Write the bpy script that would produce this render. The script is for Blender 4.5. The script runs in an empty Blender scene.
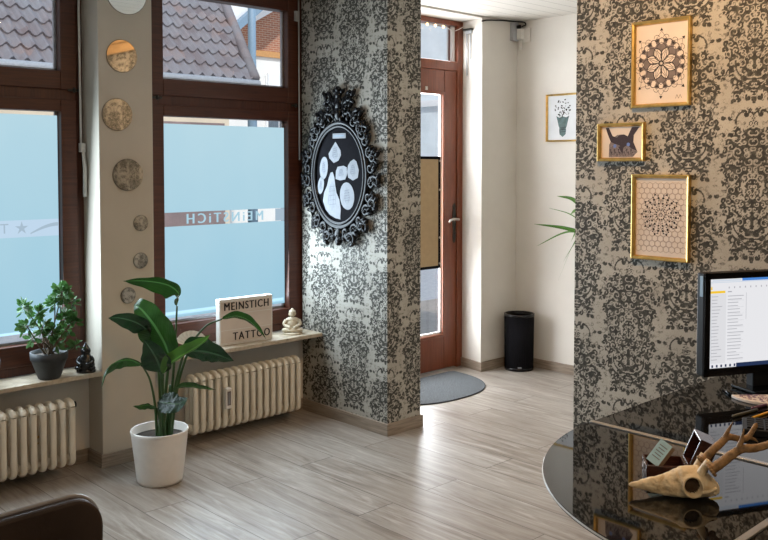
import bpy, bmesh, math, random
import numpy as np
from mathutils import Vector, Matrix, noise
random.seed(7)
PI = math.pi
col = bpy.context.scene.collection
scene = bpy.context.scene

# ------------------------------------------------------------------ camera constants (metres, room axes)
F, CX, TH, H = 877.0, 384.0, math.radians(2.28), 1.52
CY = 165.0 + F * math.tan(TH)
YAW = math.atan2(918, 877)
FX, FY = math.cos(YAW), math.sin(YAW)
RX, RY = FY, -FX
CT, ST = math.cos(TH), math.sin(TH)

def ray(u, v):
    a = (u - CX) / F; b = -(v - CY) / F
    f = CT + b * ST; z = b * CT - ST
    return Vector((f * FX + a * RX, f * FY + a * RY, z))
def at_y(u, v, y):
    d = ray(u, v); t = y / d.y; return Vector((d.x * t, y, H + d.z * t))
def at_x(u, v, x):
    d = ray(u, v); t = x / d.x; return Vector((x, d.y * t, H + d.z * t))
def at_z(u, v, z):
    d = ray(u, v); t = (z - H) / d.z; return Vector((d.x * t, d.y * t, z))
def at_d(u, v, dep):
    d = ray(u, v); return Vector((d.x * dep, d.y * dep, H + d.z * dep))
RIGHT = Vector((RX, RY, 0)); FWD = Vector((FX, FY, 0)); UP = Vector((0, 0, 1))

# ------------------------------------------------------------------ materials
MATS = {}
class NT:
    def __init__(s, name):
        s.m = bpy.data.materials.new(name); s.m.use_nodes = True
        s.t = s.m.node_tree; s.n = s.t.nodes; s.n.clear()
        s.out = s.n.new('ShaderNodeOutputMaterial')
        MATS[name] = s.m
    def add(s, typ, **kw):
        n = s.n.new(typ)
        for k, v in kw.items():
            if hasattr(n, k): setattr(n, k, v)
            else: n.inputs[k.replace('_', ' ')].default_value = v
        return n
    def link(s, a, b): s.t.links.new(a, b)
    def bsdf(s, color=(.5, .5, .5), rough=.5, metal=0., spec=.5, **kw):
        b = s.n.new('ShaderNodeBsdfPrincipled')
        if color is not None: b.inputs['Base Color'].default_value = (*color, 1)
        b.inputs['Roughness'].default_value = rough
        b.inputs['Metallic'].default_value = metal
        b.inputs['Specular IOR Level'].default_value = spec
        for k, v in kw.items(): b.inputs[k].default_value = v
        s.link(b.outputs[0], s.out.inputs[0]); s.b = b
        return b
    def ramp(s, fac, stops):
        r = s.n.new('ShaderNodeValToRGB'); e = r.color_ramp.elements
        while len(e) < len(stops): e.new(.5)
        for i, (p, c) in enumerate(stops):
            e[i].position = p; e[i].color = (*c, 1) if len(c) == 3 else c
        s.link(fac, r.inputs[0]); return r.outputs[0]
    def mix(s, fac, a, b, blend='MIX'):
        m = s.n.new('ShaderNodeMix'); m.data_type = 'RGBA'; m.blend_type = blend
        for sock, v in ((m.inputs[0], fac), (m.inputs[6], a), (m.inputs[7], b)):
            if isinstance(v, (int, float)): sock.default_value = v
            elif isinstance(v, tuple): sock.default_value = (*v, 1)
            else: s.link(v, sock)
        return m.outputs[2]
    def math(s, op, a, b=0., c=None):
        m = s.n.new('ShaderNodeMath'); m.operation = op
        for i, v in enumerate((a, b, c)):
            if v is None: continue
            if isinstance(v, (int, float)): m.inputs[i].default_value = v
            else: s.link(v, m.inputs[i])
        return m.outputs[0]
    def noise(s, vec, scale, detail=3., rough=.55, dist=0.):
        n = s.n.new('ShaderNodeTexNoise'); n.inputs['Scale'].default_value = scale
        n.inputs['Detail'].default_value = detail; n.inputs['Roughness'].default_value = rough
        n.inputs['Distortion'].default_value = dist
        if vec is not None: s.link(vec, n.inputs['Vector'])
        return n.outputs['Fac']
    def coord(s, scale=(1, 1, 1), rot=(0, 0, 0), kind='Object'):
        c = s.n.new('ShaderNodeTexCoord'); m = s.n.new('ShaderNodeMapping')
        m.inputs['Scale'].default_value = scale; m.inputs['Rotation'].default_value = rot
        s.link(c.outputs[kind], m.inputs['Vector']); return m.outputs[0]
    def world(s, scale=(1, 1, 1)):
        g = s.n.new('ShaderNodeNewGeometry'); m = s.n.new('ShaderNodeMapping')
        m.inputs['Scale'].default_value = scale
        s.link(g.outputs['Position'], m.inputs['Vector']); return m.outputs[0]
    def bump(s, h, strength=.2, dist=.01):
        b = s.n.new('ShaderNodeBump'); b.inputs['Strength'].default_value = strength
        b.inputs['Distance'].default_value = dist
        s.link(h, b.inputs['Height']); s.link(b.outputs[0], s.b.inputs['Normal'])

def simple(name, color, rough=.5, metal=0., spec=.5, var=.12, scale=30., bump=0., **kw):
    """a surface of one colour with a little mottling"""
    t = NT(name); t.bsdf(color, rough, metal, spec, **kw)
    if var:
        f = t.noise(t.coord(), scale, 4)
        lo = tuple(c * (1 - var) for c in color); hi = tuple(min(1, c * (1 + var)) for c in color)
        t.link(t.ramp(f, [(.3, lo), (.7, hi)]), t.b.inputs['Base Color'])
        if bump: t.bump(f, bump, .004)
    return t.m

def emis(name, color, s):
    t = NT(name); e = t.add('ShaderNodeEmission'); e.inputs[0].default_value = (*color, 1); e.inputs[1].default_value = s
    t.link(e.outputs[0], t.out.inputs[0]); return t.m

# paint
t = NT('plaster'); t.bsdf(None, .85, spec=.2)
f = t.noise(t.world(), 3.0, 5); f2 = t.noise(t.world(), 160., 2)
t.link(t.ramp(f, [(.3, (.66, .635, .585)), (.7, (.72, .695, .645))]), t.b.inputs['Base Color']); t.bump(f2, .25, .003)
t = NT('pier_paint'); t.bsdf(None, .8, spec=.2)
f = t.noise(t.world(), 3.0, 5); f2 = t.noise(t.world(), 160., 2)
t.link(t.ramp(f, [(.3, (.52, .475, .40)), (.7, (.58, .53, .45))]), t.b.inputs['Base Color']); t.bump(f2, .2, .003)
t = NT('ceiling_boards'); t.bsdf(None, .7, spec=.2)
g = t.world(); sx = t.add('ShaderNodeSeparateXYZ'); t.link(g, sx.inputs[0])
fr = t.math('FRACT', t.math('MULTIPLY', sx.outputs[1], 1 / .12))
gr = t.math('LESS_THAN', fr, .05)
t.link(t.mix(gr, (.66, .63, .58), (.36, .34, .31)), t.b.inputs['Base Color'])
# pine cladding
t = NT('pine'); t.bsdf(None, .45)
f = t.noise(t.world((2, 2, 40)), 3, 4, dist=.6)
t.link(t.ramp(f, [(.3, (.52, .33, .15)), (.7, (.70, .48, .25))]), t.b.inputs['Base Color'])
# damask wallpaper: the motif is stored per vertex, distressed and tinted by nodes
t = NT('damask'); t.bsdf(None, .62, spec=.3)
at = t.add('ShaderNodeAttribute', attribute_name='damask'); w = t.world()
wv = t.noise(t.world((1, 1, .35)), 420., 2); wv2 = t.noise(t.world((1, 1, 3)), 300., 2)
big = t.noise(w, 5., 3); mid = t.noise(w, 55., 4, .65)
fade = t.noise(w, 8., 2); fac = t.math('ADD', t.math('MULTIPLY', at.outputs['Fac'], t.math('ADD', .62, t.math('MULTIPLY', fade, .72))), t.math('MULTIPLY', t.math('SUBTRACT', mid, .5), 1.0))
fac = t.math('ADD', fac, t.math('MULTIPLY', t.math('SUBTRACT', wv, .5), .6))
base = t.ramp(big, [(.3, (.36, .342, .298)), (.7, (.47, .452, .40))])
base = t.mix(t.math('MULTIPLY', t.math('ADD', t.math('SUBTRACT', wv, .5), t.math('SUBTRACT', wv2, .5)), 1.5), base, (.15, .14, .115))
ink = t.ramp(mid, [(.3, (.021, .020, .017)), (.52, (.046, .045, .038)), (.75, (.12, .114, .095))])
mk = t.ramp(fac, [(.24, (0, 0, 0)), (.60, (1, 1, 1))])
t.link(t.mix(mk, base, ink), t.b.inputs['Base Color'])
# floor: grey-beige wood-look planks .215 x 1.34 m, half-bonded, long side along y
t = NT('plank_floor'); t.bsdf(None, .34, spec=.45)
c = t.world(); s = t.add('ShaderNodeSeparateXYZ'); t.link(c, s.inputs[0])
PW, PL = .2165, 1.34
xr = t.math('DIVIDE', t.math('SUBTRACT', s.outputs[0], 2.068), PW)
ix = t.math('FLOOR', xr); fxr = t.math('FRACT', xr)
par = t.math('MULTIPLY', t.math('ABSOLUTE', t.math('MODULO', ix, 2.)), .5)
yr = t.math('ADD', t.math('DIVIDE', t.math('SUBTRACT', s.outputs[1], 2.785), PL), t.math('ADD', par, .0))
iy = t.math('FLOOR', yr); fyr = t.math('FRACT', yr)
cid = t.add('ShaderNodeCombineXYZ'); t.link(ix, cid.inputs[0]); t.link(iy, cid.inputs[1])
wn = t.add('ShaderNodeTexWhiteNoise', noise_dimensions='3D'); t.link(cid.outputs[0], wn.inputs['Vector'])
off = t.add('ShaderNodeVectorMath', operation='MULTIPLY_ADD')
t.link(wn.outputs['Color'], off.inputs[0]); off.inputs[1].default_value = (9, 9, 9); t.link(c, off.inputs[2])
mp = t.add('ShaderNodeMapping'); mp.inputs['Scale'].default_value = (11, 1.0, 1); t.link(off.outputs[0], mp.inputs['Vector'])
grain = t.noise(mp.outputs[0], 2.2, 7, .66, 1.1)
mp2 = t.add('ShaderNodeMapping'); mp2.inputs['Scale'].default_value = (3, .9, 1); t.link(off.outputs[0], mp2.inputs['Vector'])
cloud = t.noise(mp2.outputs[0], 1.6, 4, .6, .4)
mp3 = t.add('ShaderNodeMapping'); mp3.inputs['Scale'].default_value = (60, 3, 1); t.link(off.outputs[0], mp3.inputs['Vector'])
fine = t.noise(mp3.outputs[0], 3., 3)
cA = t.ramp(grain, [(.30, (.15, .122, .098)), (.44, (.275, .24, .205)), (.54, (.36, .325, .285)), (.68, (.52, .49, .45))])
cB = t.mix(t.math('MULTIPLY', t.math('SUBTRACT', cloud, .38), 1.5), cA, (.48, .455, .415))
cC = t.mix(t.math('MULTIPLY', wn.outputs['Value'], .35), cB, (.24, .195, .155))
cD = t.mix(t.math('MULTIPLY', t.math('SUBTRACT', fine, .45), .8), cC, (.2, .16, .125))
ex = t.math('MINIMUM', fxr, t.math('SUBTRACT', 1., fxr)); ey = t.math('MINIMUM', fyr, t.math('SUBTRACT', 1., fyr))
gap = t.math('MAXIMUM', t.math('LESS_THAN', ex, .009), t.math('LESS_THAN', ey, .0016))
t.link(t.mix(t.math('MULTIPLY', gap, .75), cD, (.07, .055, .045)), t.b.inputs['Base Color'])
t.link(t.math('ADD', .27, t.math('MULTIPLY', grain, .2)), t.b.inputs['Roughness'])
# baseboard wood
t = NT('board_wood'); t.bsdf(None, .45)
f = t.noise(t.world((2, 2, 30)), 3, 5, dist=.6)
t.link(t.ramp(f, [(.3, (.20, .155, .115)), (.7, (.36, .30, .24))]), t.b.inputs['Base Color'])
# mahogany window wood
def wood(name, lo, hi, rough=.32, sc=(30, 30, 1.5)):
    t = NT(name); t.bsdf(None, rough)
    f = t.noise(t.world(sc), 3, 5, dist=.8)
    t.link(t.ramp(f, [(.3, lo), (.7, hi)]), t.b.inputs['Base Color']); return t.m
wood('mahogany', (.050, .014, .007), (.100, .029, .013), .42)
wood('mahogany_h', (.050, .014, .007), (.100, .029, .013), .42, (1.5, 30, 30))
wood('door_wood', (.14, .038, .016), (.23, .064, .028), .3)
wood('box_wood', (.030, .010, .007), (.065, .019, .012), .25, (8, 8, 60))
simple('box_lining', (.13, .025, .015), .5)
# stone sill
t = NT('sill_stone'); t.bsdf(None, .35)
f = t.noise(t.world(), 14, 6, .7, .8)
t.link(t.ramp(f, [(.3, (.30, .24, .165)), (.5, (.47, .40, .30)), (.7, (.60, .54, .44))]), t.b.inputs['Base Color'])
# clear glass: mostly see-through with a thin reflection
t = NT('clear_glass'); fr = t.add('ShaderNodeFresnel', IOR=1.45); tr = t.add('ShaderNodeBsdfTransparent'); gl = t.add('ShaderNodeBsdfGlossy'); gl.inputs['Roughness'].default_value = .02
mx = t.add('ShaderNodeMixShader'); t.link(fr.outputs[0], mx.inputs[0]); t.link(tr.outputs[0], mx.inputs[1]); t.link(gl.outputs[0], mx.inputs[2]); t.link(mx.outputs[0], t.out.inputs[0])
# frosted film: satin foil with its own emission standing in for daylight
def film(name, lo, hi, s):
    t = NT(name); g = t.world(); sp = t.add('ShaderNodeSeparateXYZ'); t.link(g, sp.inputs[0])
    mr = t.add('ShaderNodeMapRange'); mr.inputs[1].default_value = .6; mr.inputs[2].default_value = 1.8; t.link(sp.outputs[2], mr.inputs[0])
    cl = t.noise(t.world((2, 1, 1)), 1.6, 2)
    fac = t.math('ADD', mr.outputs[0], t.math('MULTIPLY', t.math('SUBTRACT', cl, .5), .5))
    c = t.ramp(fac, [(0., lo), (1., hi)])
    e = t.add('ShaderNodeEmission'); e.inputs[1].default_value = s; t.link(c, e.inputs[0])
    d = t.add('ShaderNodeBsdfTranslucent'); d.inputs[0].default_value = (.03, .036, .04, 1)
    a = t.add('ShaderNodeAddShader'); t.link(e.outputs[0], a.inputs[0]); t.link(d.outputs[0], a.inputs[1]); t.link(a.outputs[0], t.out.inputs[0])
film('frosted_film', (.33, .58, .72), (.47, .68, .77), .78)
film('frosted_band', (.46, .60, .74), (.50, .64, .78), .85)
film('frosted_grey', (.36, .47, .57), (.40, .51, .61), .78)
# metals, plastics
simple('gold', (.62, .42, .14), .30, .9, var=.2)
simple('gold_dark', (.40, .25, .08), .35, .9, var=.2)
simple('steel', (.55, .53, .50), .28, .9, var=.05)
simple('alu', (.46, .44, .41), .38, .8, var=.05)
simple('dark_iron', (.05, .05, .045), .4, .7)
simple('brass', (.55, .38, .16), .35, .9)
simple('black_gloss', (.005, .005, .006), .2, spec=.28, var=.1)
simple('black_plastic', (.010, .010, .011), .5, spec=.25, var=.1)
simple('black_matte', (.009, .009, .011), .85, spec=.03, var=.15)
simple('key_grey', (.012, .012, .013), .7, spec=.2)
simple('white_plastic', (.72, .70, .66), .4, var=.04)
simple('grey_plastic', (.42, .44, .46), .45, var=.05)
simple('white_pot', (.80, .77, .73), .38, var=.03)
simple('radiator_enamel', (.78, .72, .60), .35, var=.05, scale=12)
simple('paper', (.66, .585, .52), .8, var=.05, scale=9)
simple('paper_cool', (.62, .65, .68), .8, var=.06, scale=9)
simple('paper_white', (.235, .25, .275), .75, var=.06, scale=40)
simple('pencil_grey', (.10, .12, .15), .8)
simple('ink', (.020, .018, .020), .8, var=0)
simple('ink_mid', (.17, .14, .135), .8, var=.2)
simple('ink_light', (.45, .375, .32), .8, var=.1)
simple('ink_teal', (.10, .16, .16), .8, var=.3)
simple('owl_dark', (.035, .025, .035), .8, var=.5, scale=300)
simple('owl_grey', (.17, .145, .15), .8, var=.5, scale=250)
simple('owl_blue', (.12, .2, .5), .6)
simple('terracotta_dark', (.030, .033, .036), .6, var=.35, scale=18, bump=.15)
simple('soil', (.035, .024, .016), .95, var=.5, scale=120, bump=.6)
simple('bark', (.10, .075, .045), .8, var=.3)
simple('ivory_stone', (.52, .45, .33), .6, var=.15, scale=60)
simple('shell_white', (.72, .70, .66), .4, var=.06)
simple('obsidian', (.008, .008, .008), .25, var=.3)
simple('mat_felt', (.10, .108, .115), .95, spec=.05, var=.75, scale=150)
simple('mat_edge', (.03, .035, .04), .9)
simple('kraft', (.42, .30, .165), .8, var=.06)
simple('card_blue', (.50, .74, .84), .6, var=.1, scale=40)
simple('card_side', (.46, .35, .23), .8, var=.1, scale=200)
simple('pencil_yellow', (.75, .38, .03), .4, var=.05)
simple('pencil_wood', (.55, .38, .2), .7)
simple('pen_olive', (.07, .07, .055), .4)
simple('pen_plum', (.10, .04, .08), .4)
simple('antler', (.30, .17, .07), .6, var=.55, scale=70, bump=.6)
simple('antler_tip', (.50, .36, .20), .5, var=.2)
simple('socket_shade', (.05, .03, .015), .9)  # dark tone for the eye sockets, their shade put into the colour
t = NT('bone'); t.bsdf(None, .5)
f = t.noise(t.coord(), 26., 5, .6, .5)
t.link(t.ramp(f, [(.26, (.48, .32, .15)), (.42, (.78, .60, .36)), (.72, (.90, .76, .52))]), t.b.inputs['Base Color']); fb = t.noise(t.coord(), 75., 4, .6); t.bump(t.math('ADD', f, fb), .5, .004)
# leather
t = NT('leather'); t.bsdf(None, .52, spec=.35)
f = t.noise(t.coord(), 5, 5); f2 = t.noise(t.coord(), 90, 3)
t.link(t.ramp(f, [(.3, (.024, .014, .009)), (.7, (.055, .034, .023))]), t.b.inputs['Base Color']); t.bump(f2, .15, .004)
simple('piping', (.26, .25, .25), .35, var=.1)
# mirror glass
simple('mirror_glass', (.80, .80, .76), .03, 1.0, var=0)
simple('mirror_edge', (.20, .19, .16), .3, .6, var=0)
# black glass
t = NT('black_glass'); t.bsdf((.006, .006, .006), .025, spec=.5); t.b.inputs['IOR'].default_value = 1.5
simple('glass_edge', (.55, .57, .56), .2, var=0)
# leaves
def leafmat(name, lo, hi, rough=.3):
    t = NT(name); t.bsdf(None, rough, spec=.55)
    uv = t.add('ShaderNodeUVMap'); s = t.add('ShaderNodeSeparateXYZ'); t.link(uv.outputs[0], s.inputs[0])
    f = t.noise(t.coord(), 9, 3)
    c = t.ramp(f, [(.3, lo), (.7, hi)])
    ac = t.math('ABSOLUTE', t.math('SUBTRACT', s.outputs[1], .5))
    ph = t.math('SUBTRACT', t.math('MULTIPLY', s.outputs[0], 26.), t.math('MULTIPLY', ac, 14.))
    v = t.math('FRACT', ph); ln = t.math('LESS_THAN', v, .14)
    c2 = t.mix(t.math('MULTIPLY', ln, .35), c, tuple(min(1, x * 1.8 + .02) for x in hi))
    mid = t.math('LESS_THAN', ac, .035)
    c3 = t.mix(mid, c2, tuple(min(1, x * 2.2 + .03) for x in hi))
    t.link(c3, t.b.inputs['Base Color'])
    t.bump(t.math('ABSOLUTE', t.math('SUBTRACT', v, .5)), .35, .006)
    tr = t.add('ShaderNodeBsdfTranslucent'); t.link(c3, tr.inputs[0])
    mx = t.add('ShaderNodeMixShader'); mx.inputs[0].default_value = .18
    t.link(t.b.outputs[0], mx.inputs[1]); t.link(tr.outputs[0], mx.inputs[2]); t.link(mx.outputs[0], t.out.inputs[0])
    return t.m
leafmat('leaf_dark', (.006, .024, .009), (.014, .045, .014), .2)
leafmat('leaf_mid', (.012, .045, .007), (.026, .085, .012), .2)
leafmat('leaf_bright', (.04, .13, .010), (.075, .21, .02))
leafmat('bush_leaf', (.018, .065, .012), (.04, .12, .024), .55)
simple('stem_green', (.035, .085, .02), .45, var=.25)
# outdoors
t = NT('roof_tile'); t.bsdf(None, .7)
f = t.noise(t.world(), 2.2, 4); vo = t.add('ShaderNodeTexVoronoi'); vo.inputs['Scale'].default_value = 3.6; t.link(t.world(), vo.inputs['Vector'])
sv = t.add('ShaderNodeSeparateColor'); t.link(vo.outputs['Color'], sv.inputs[0])
a = t.ramp(sv.outputs[0], [(.0, (.135, .10, .10)), (.5, (.175, .155, .165)), (1., (.22, .155, .14))])
t.link(t.mix(t.ramp(f, [(.35, (0, 0, 0)), (.7, (1, 1, 1))]), a, (.19, .185, .20)), t.b.inputs['Base Color'])
t = NT('brick'); t.bsdf(None, .9)
br = t.add('ShaderNodeTexBrick'); br.inputs['Scale'].default_value = 1.
for k, v in (('Brick Width', .17), ('Row Height', .055), ('Mortar Size', .007)): br.inputs[k].default_value = v
br.inputs['Color1'].default_value = (.40, .15, .08, 1); br.inputs['Color2'].default_value = (.30, .12, .075, 1); br.inputs['Mortar'].default_value = (.48, .36, .27, 1)
g = t.world(); s = t.add('ShaderNodeSeparateXYZ'); t.link(g, s.inputs[0]); cb = t.add('ShaderNodeCombineXYZ'); t.link(s.outputs[0], cb.inputs[0]); t.link(s.outputs[2], cb.inputs[1]); t.link(cb.outputs[0], br.inputs['Vector'])
t.link(br.outputs[0], t.b.inputs['Base Color'])
simple('render_beige', (.62, .54, .42), .9, var=.06, scale=2)
simple('render_white', (.80, .79, .76), .9, var=.04, scale=2)
simple('render_pale_blue', (.72, .79, .83), .9, var=.06, scale=2)
simple('garage_paint', (.20, .145, .14), .7, var=.25, scale=2)
simple('white_trim', (.82, .83, .84), .7, var=.03)
simple('blue_grey_paint', (.20, .30, .40), .5, var=.05)
simple('orange_trim', (.55, .28, .10), .6)
simple('zinc', (.42, .43, .45), .5, .3)
simple('pane_dark', (.10, .13, .16), .15, var=.2)
simple('curtain', (.55, .6, .66), .9)
simple('asphalt', (.30, .30, .31), .95, var=.15, scale=20)
simple('pavement', (.25, .215, .185), .95, var=.12, scale=12)
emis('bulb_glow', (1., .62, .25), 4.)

def M(n): return MATS[n]

# ------------------------------------------------------------------ mesh builder
class MB:
    def __init__(s): s.v = []; s.f = []; s.sm = []; s.uv = {}
    def add(s, vs, fs, smooth=False):
        b = len(s.v); s.v += [Vector(p) for p in vs]
        for f in fs: s.f.append(tuple(b + i for i in f)); s.sm.append(smooth)
        return s
    def box(s, x0, x1, y0, y1, z0, z1):
        vs = [(x, y, z) for x in (x0, x1) for y in (y0, y1) for z in (z0, z1)]
        return s.add(vs, [(0, 1, 3, 2), (4, 6, 7, 5), (0, 4, 5, 1), (2, 3, 7, 6), (0, 2, 6, 4), (1, 5, 7, 3)])
    def obox(s, c, ax, ay, az):
        """box from centre and three half-axis vectors"""
        c, ax, ay, az = map(Vector, (c, ax, ay, az))
        vs = [c + i * ax + j * ay + k * az for i in (-1, 1) for j in (-1, 1) for k in (-1, 1)]
        return s.add(vs, [(0, 1, 3, 2), (4, 6, 7, 5), (0, 4, 5, 1), (2, 3, 7, 6), (0, 2, 6, 4), (1, 5, 7, 3)])
    def tube(s, pts, r, seg=8, caps=True):
        pts = [Vector(p) for p in pts]; n = len(pts)
        if isinstance(r, (int, float)): r = [r] * n
        vs = []; fs = []; nrm = None
        for i, p in enumerate(pts):
            d = (pts[min(i + 1, n - 1)] - pts[max(i - 1, 0)])
            if d.length < 1e-9: d = Vector((0, 0, 1))
            d.normalize()
            if nrm is None:
                nrm = d.orthogonal().normalized()
            else:
                nrm = nrm - d * nrm.dot(d)
                nrm = nrm.normalized() if nrm.length > 1e-6 else d.orthogonal().normalized()
            b = d.cross(nrm)
            for k in range(seg):
                a = 2 * PI * k / seg
                vs.append(p + (nrm * math.cos(a) + b * math.sin(a)) * r[i])
        for i in range(n - 1):
            for k in range(seg):
                a = i * seg + k; b2 = i * seg + (k + 1) % seg
                fs.append((a, b2, b2 + seg, a + seg))
        if caps:
            fs.append(tuple(reversed(range(seg)))); fs.append(tuple(range((n - 1) * seg, n * seg)))
        return s.add(vs, fs, True)
    def lathe(s, prof, c=(0, 0, 0), seg=32, sx=1., sy=1., ang=0.):
        c = Vector(c); vs = []; fs = []
        for r, z in prof:
            for k in range(seg):
                a = 2 * PI * k / seg; x = r * math.cos(a) * sx; y = r * math.sin(a) * sy
                vs.append(c + Vector((x * math.cos(ang) - y * math.sin(ang), x * math.sin(ang) + y * math.cos(ang), z)))
        n = len(prof)
        for i in range(n - 1):
            for k in range(seg):
                a = i * seg + k; b = i * seg + (k + 1) % seg
                fs.append((a, b, b + seg, a + seg))
        if prof[0][0] > 1e-6: fs.append(tuple(reversed(range(seg))))
        if prof[-1][0] > 1e-6: fs.append(tuple(range((n - 1) * seg, n * seg)))
        return s.add(vs, fs, True)
    def ell(s, c, ax, ay, az, nu=14, nv=9):
        c, ax, ay, az = map(Vector, (c, ax, ay, az)); vs = []; fs = []
        for i in range(nv + 1):
            th = PI * i / nv
            for k in range(nu):
                a = 2 * PI * k / nu
                vs.append(c + ax * math.sin(th) * math.cos(a) + ay * math.sin(th) * math.sin(a) + az * math.cos(th))
        for i in range(nv):
            for k in range(nu):
                a = i * nu + k; b = i * nu + (k + 1) % nu
                fs.append((a, a + nu, b + nu, b))
        return s.add(vs, fs, True)
    def poly(s, pts): return s.add(pts, [tuple(range(len(pts)))])
    def prism(s, pts, off, smooth=False):
        """polygon extruded by a vector"""
        off = Vector(off); pts = [Vector(p) for p in pts]; n = len(pts)
        fs = [tuple(reversed(range(n))), tuple(range(n, 2 * n))] + [(i, (i + 1) % n, (i + 1) % n + n, i + n) for i in range(n)]
        return s.add(pts + [p + off for p in pts], fs, smooth)
    def build(s, name, mat, parent=None, origin=None, bevel=0., sub=0, label=None):
        me = bpy.data.meshes.new(name)
        o = bpy.data.objects.new(name, me)
        org = Vector((0, 0, 0))
        if parent is not None:
            q = parent
            while q is not None: org += q.location; q = q.parent
            o.parent = parent
        elif origin is not None:
            org = Vector(origin); o.location = org
        me.from_pydata([tuple(p - org) for p in s.v], [], s.f); me.validate(); 
        if len(me.polygons) == len(s.sm): me.polygons.foreach_set('use_smooth', s.sm)
        mats = mat if isinstance(mat, (list, tuple)) else [mat]
        for m in mats: me.materials.append(M(m) if isinstance(m, str) else m)
        me.update(); col.objects.link(o)
        if bevel:
            b = o.modifiers.new('bevel', 'BEVEL'); b.width = bevel; b.segments = 2; b.limit_method = 'ANGLE'
        if sub:
            b = o.modifiers.new('sub', 'SUBSURF'); b.levels = sub; b.render_levels = sub
        if label: o['label'] = label
        return o

def tag(o, label=None, cat=None, group=None, kind=None):
    if label: o['label'] = label
    if cat: o['category'] = cat
    if group: o['group'] = group
    if kind: o['kind'] = kind
    return o
def thing(name, label, cat, loc=(0, 0, 0), group=None):
    o = bpy.data.objects.new(name, None); o.location = loc; o.empty_display_size = .1; col.objects.link(o)
    return tag(o, label, cat, group)
def struct(o): o['kind'] = 'structure'; return o
def sthing(name, loc=(0, 0, 0)):
    o = bpy.data.objects.new(name, None); o.location = loc; col.objects.link(o); return struct(o)
def copy_tree(o, parent=None):
    c = o.copy(); col.objects.link(c); c.parent = parent
    for ch in list(o.children): copy_tree(ch, c)
    return c
def catmull(pts, n=8):
    pts = [Vector(p) for p in pts]; out = []
    P = [pts[0] * 2 - pts[1]] + pts + [pts[-1] * 2 - pts[-2]]
    for i in range(1, len(P) - 2):
        a, b, c, d = P[i - 1:i + 3]
        for k in range(n):
            t = k / n
            out.append(.5 * ((2 * b) + (c - a) * t + (2 * a - 5 * b + 4 * c - d) * t * t + (3 * b - a - 3 * c + d) * t ** 3))
    out.append(pts[-1]); return out
def text_mesh(body, size, name, mat, parent, mtx, extrude=.001, spacing=1.0, bold=0.):
    """lettering as real thin geometry; mtx maps text plane (x right, y up, z out) to the parent's space"""
    cu = bpy.data.curves.new(name, 'FONT'); cu.body = body; cu.size = size; cu.extrude = extrude; cu.resolution_u = 3
    cu.align_x = 'CENTER'; cu.align_y = 'CENTER'; cu.space_character = spacing
    tmp = bpy.data.objects.new('tmp_text', cu); col.objects.link(tmp)
    dg = bpy.context.evaluated_depsgraph_get(); me = bpy.data.meshes.new_from_object(tmp.evaluated_get(dg))
    bpy.data.objects.remove(tmp); bpy.data.curves.remove(cu)
    if bold:                                        # heavier strokes: shifted copies of the same glyphs
        bm_ = bmesh.new()
        for sh in (-bold, 0, bold):
            m2 = me.copy(); m2.transform(Matrix.Translation((sh, 0, 0))); bm_.from_mesh(m2); bpy.data.meshes.remove(m2)
        bm_.to_mesh(me); bm_.free()
    me.transform(mtx); me.materials.clear(); me.materials.append(M(mat)); me.name = name
    o = bpy.data.objects.new(name, me); o.parent = parent; col.objects.link(o); return o

# ------------------------------------------------------------------ ROOM SHELL
XP = 3.38                     # plane of the pillar's left face and of the right wall
YF = 4.14                     # inner face of the street wall
CEIL = 2.60
struct(MB().box(-1.5, 5.6, -2.7, 4.6, -.12, 0).build('floor', 'plank_floor'))
struct(MB().box(-1.5, 5.6, -2.7, 4.41, CEIL, CEIL + .15).build('ceiling', 'ceiling_boards'))
struct(MB().box(-1.5, -1.3, -2.7, 4.6, 0, CEIL).build('wall_left', 'plaster'))
struct(MB().box(-1.3, 5.6, -2.7, -2.5, 0, CEIL).build('wall_back', 'plaster'))
WA, WB = (.86, 2.02), (2.28, 3.46)   # window openings
NICHE = 4.27
w = MB()
w.box(-1.3, .84, YF, 4.55, 0, CEIL)                       # left of window A
w.box(.84, 1.985, NICHE, 4.55, 0, .466)                   # radiator niche backs
w.box(2.28, 3.50, NICHE, 4.55, 0, .475)
w.box(.84, 1.985, 4.425, 4.55, 2.53, CEIL + .15).box(2.28, 3.50, 4.425, 4.55, 2.53, CEIL + .15)
w.box(3.50, 3.74, YF, 4.55, 0, CEIL)                      # between pillar and door
w.box(3.74, 4.95, YF, 4.55, 2.585, CEIL)                  # over the door
w.prism([(4.94, YF, 0), (5.55, YF, 0), (5.55, 4.55, 0), (5.01, 4.55, 0), (4.985, 4.38, 0)], (0, 0, CEIL))
struct(w.build('wall_front', 'plaster'))
struct(MB().box(1.985, 2.28, 4.12, 4.55, 0, CEIL).build('wall_pier', 'pier_paint', bevel=.004))
struct(MB().box(5.35, 5.55, -2.5, YF, 0, CEIL).build('wall_alcove', 'plaster'))
struct(MB().box(3.58, 5.35, .7, .85, 0, CEIL).build('wall_hall', 'plaster'))

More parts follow.
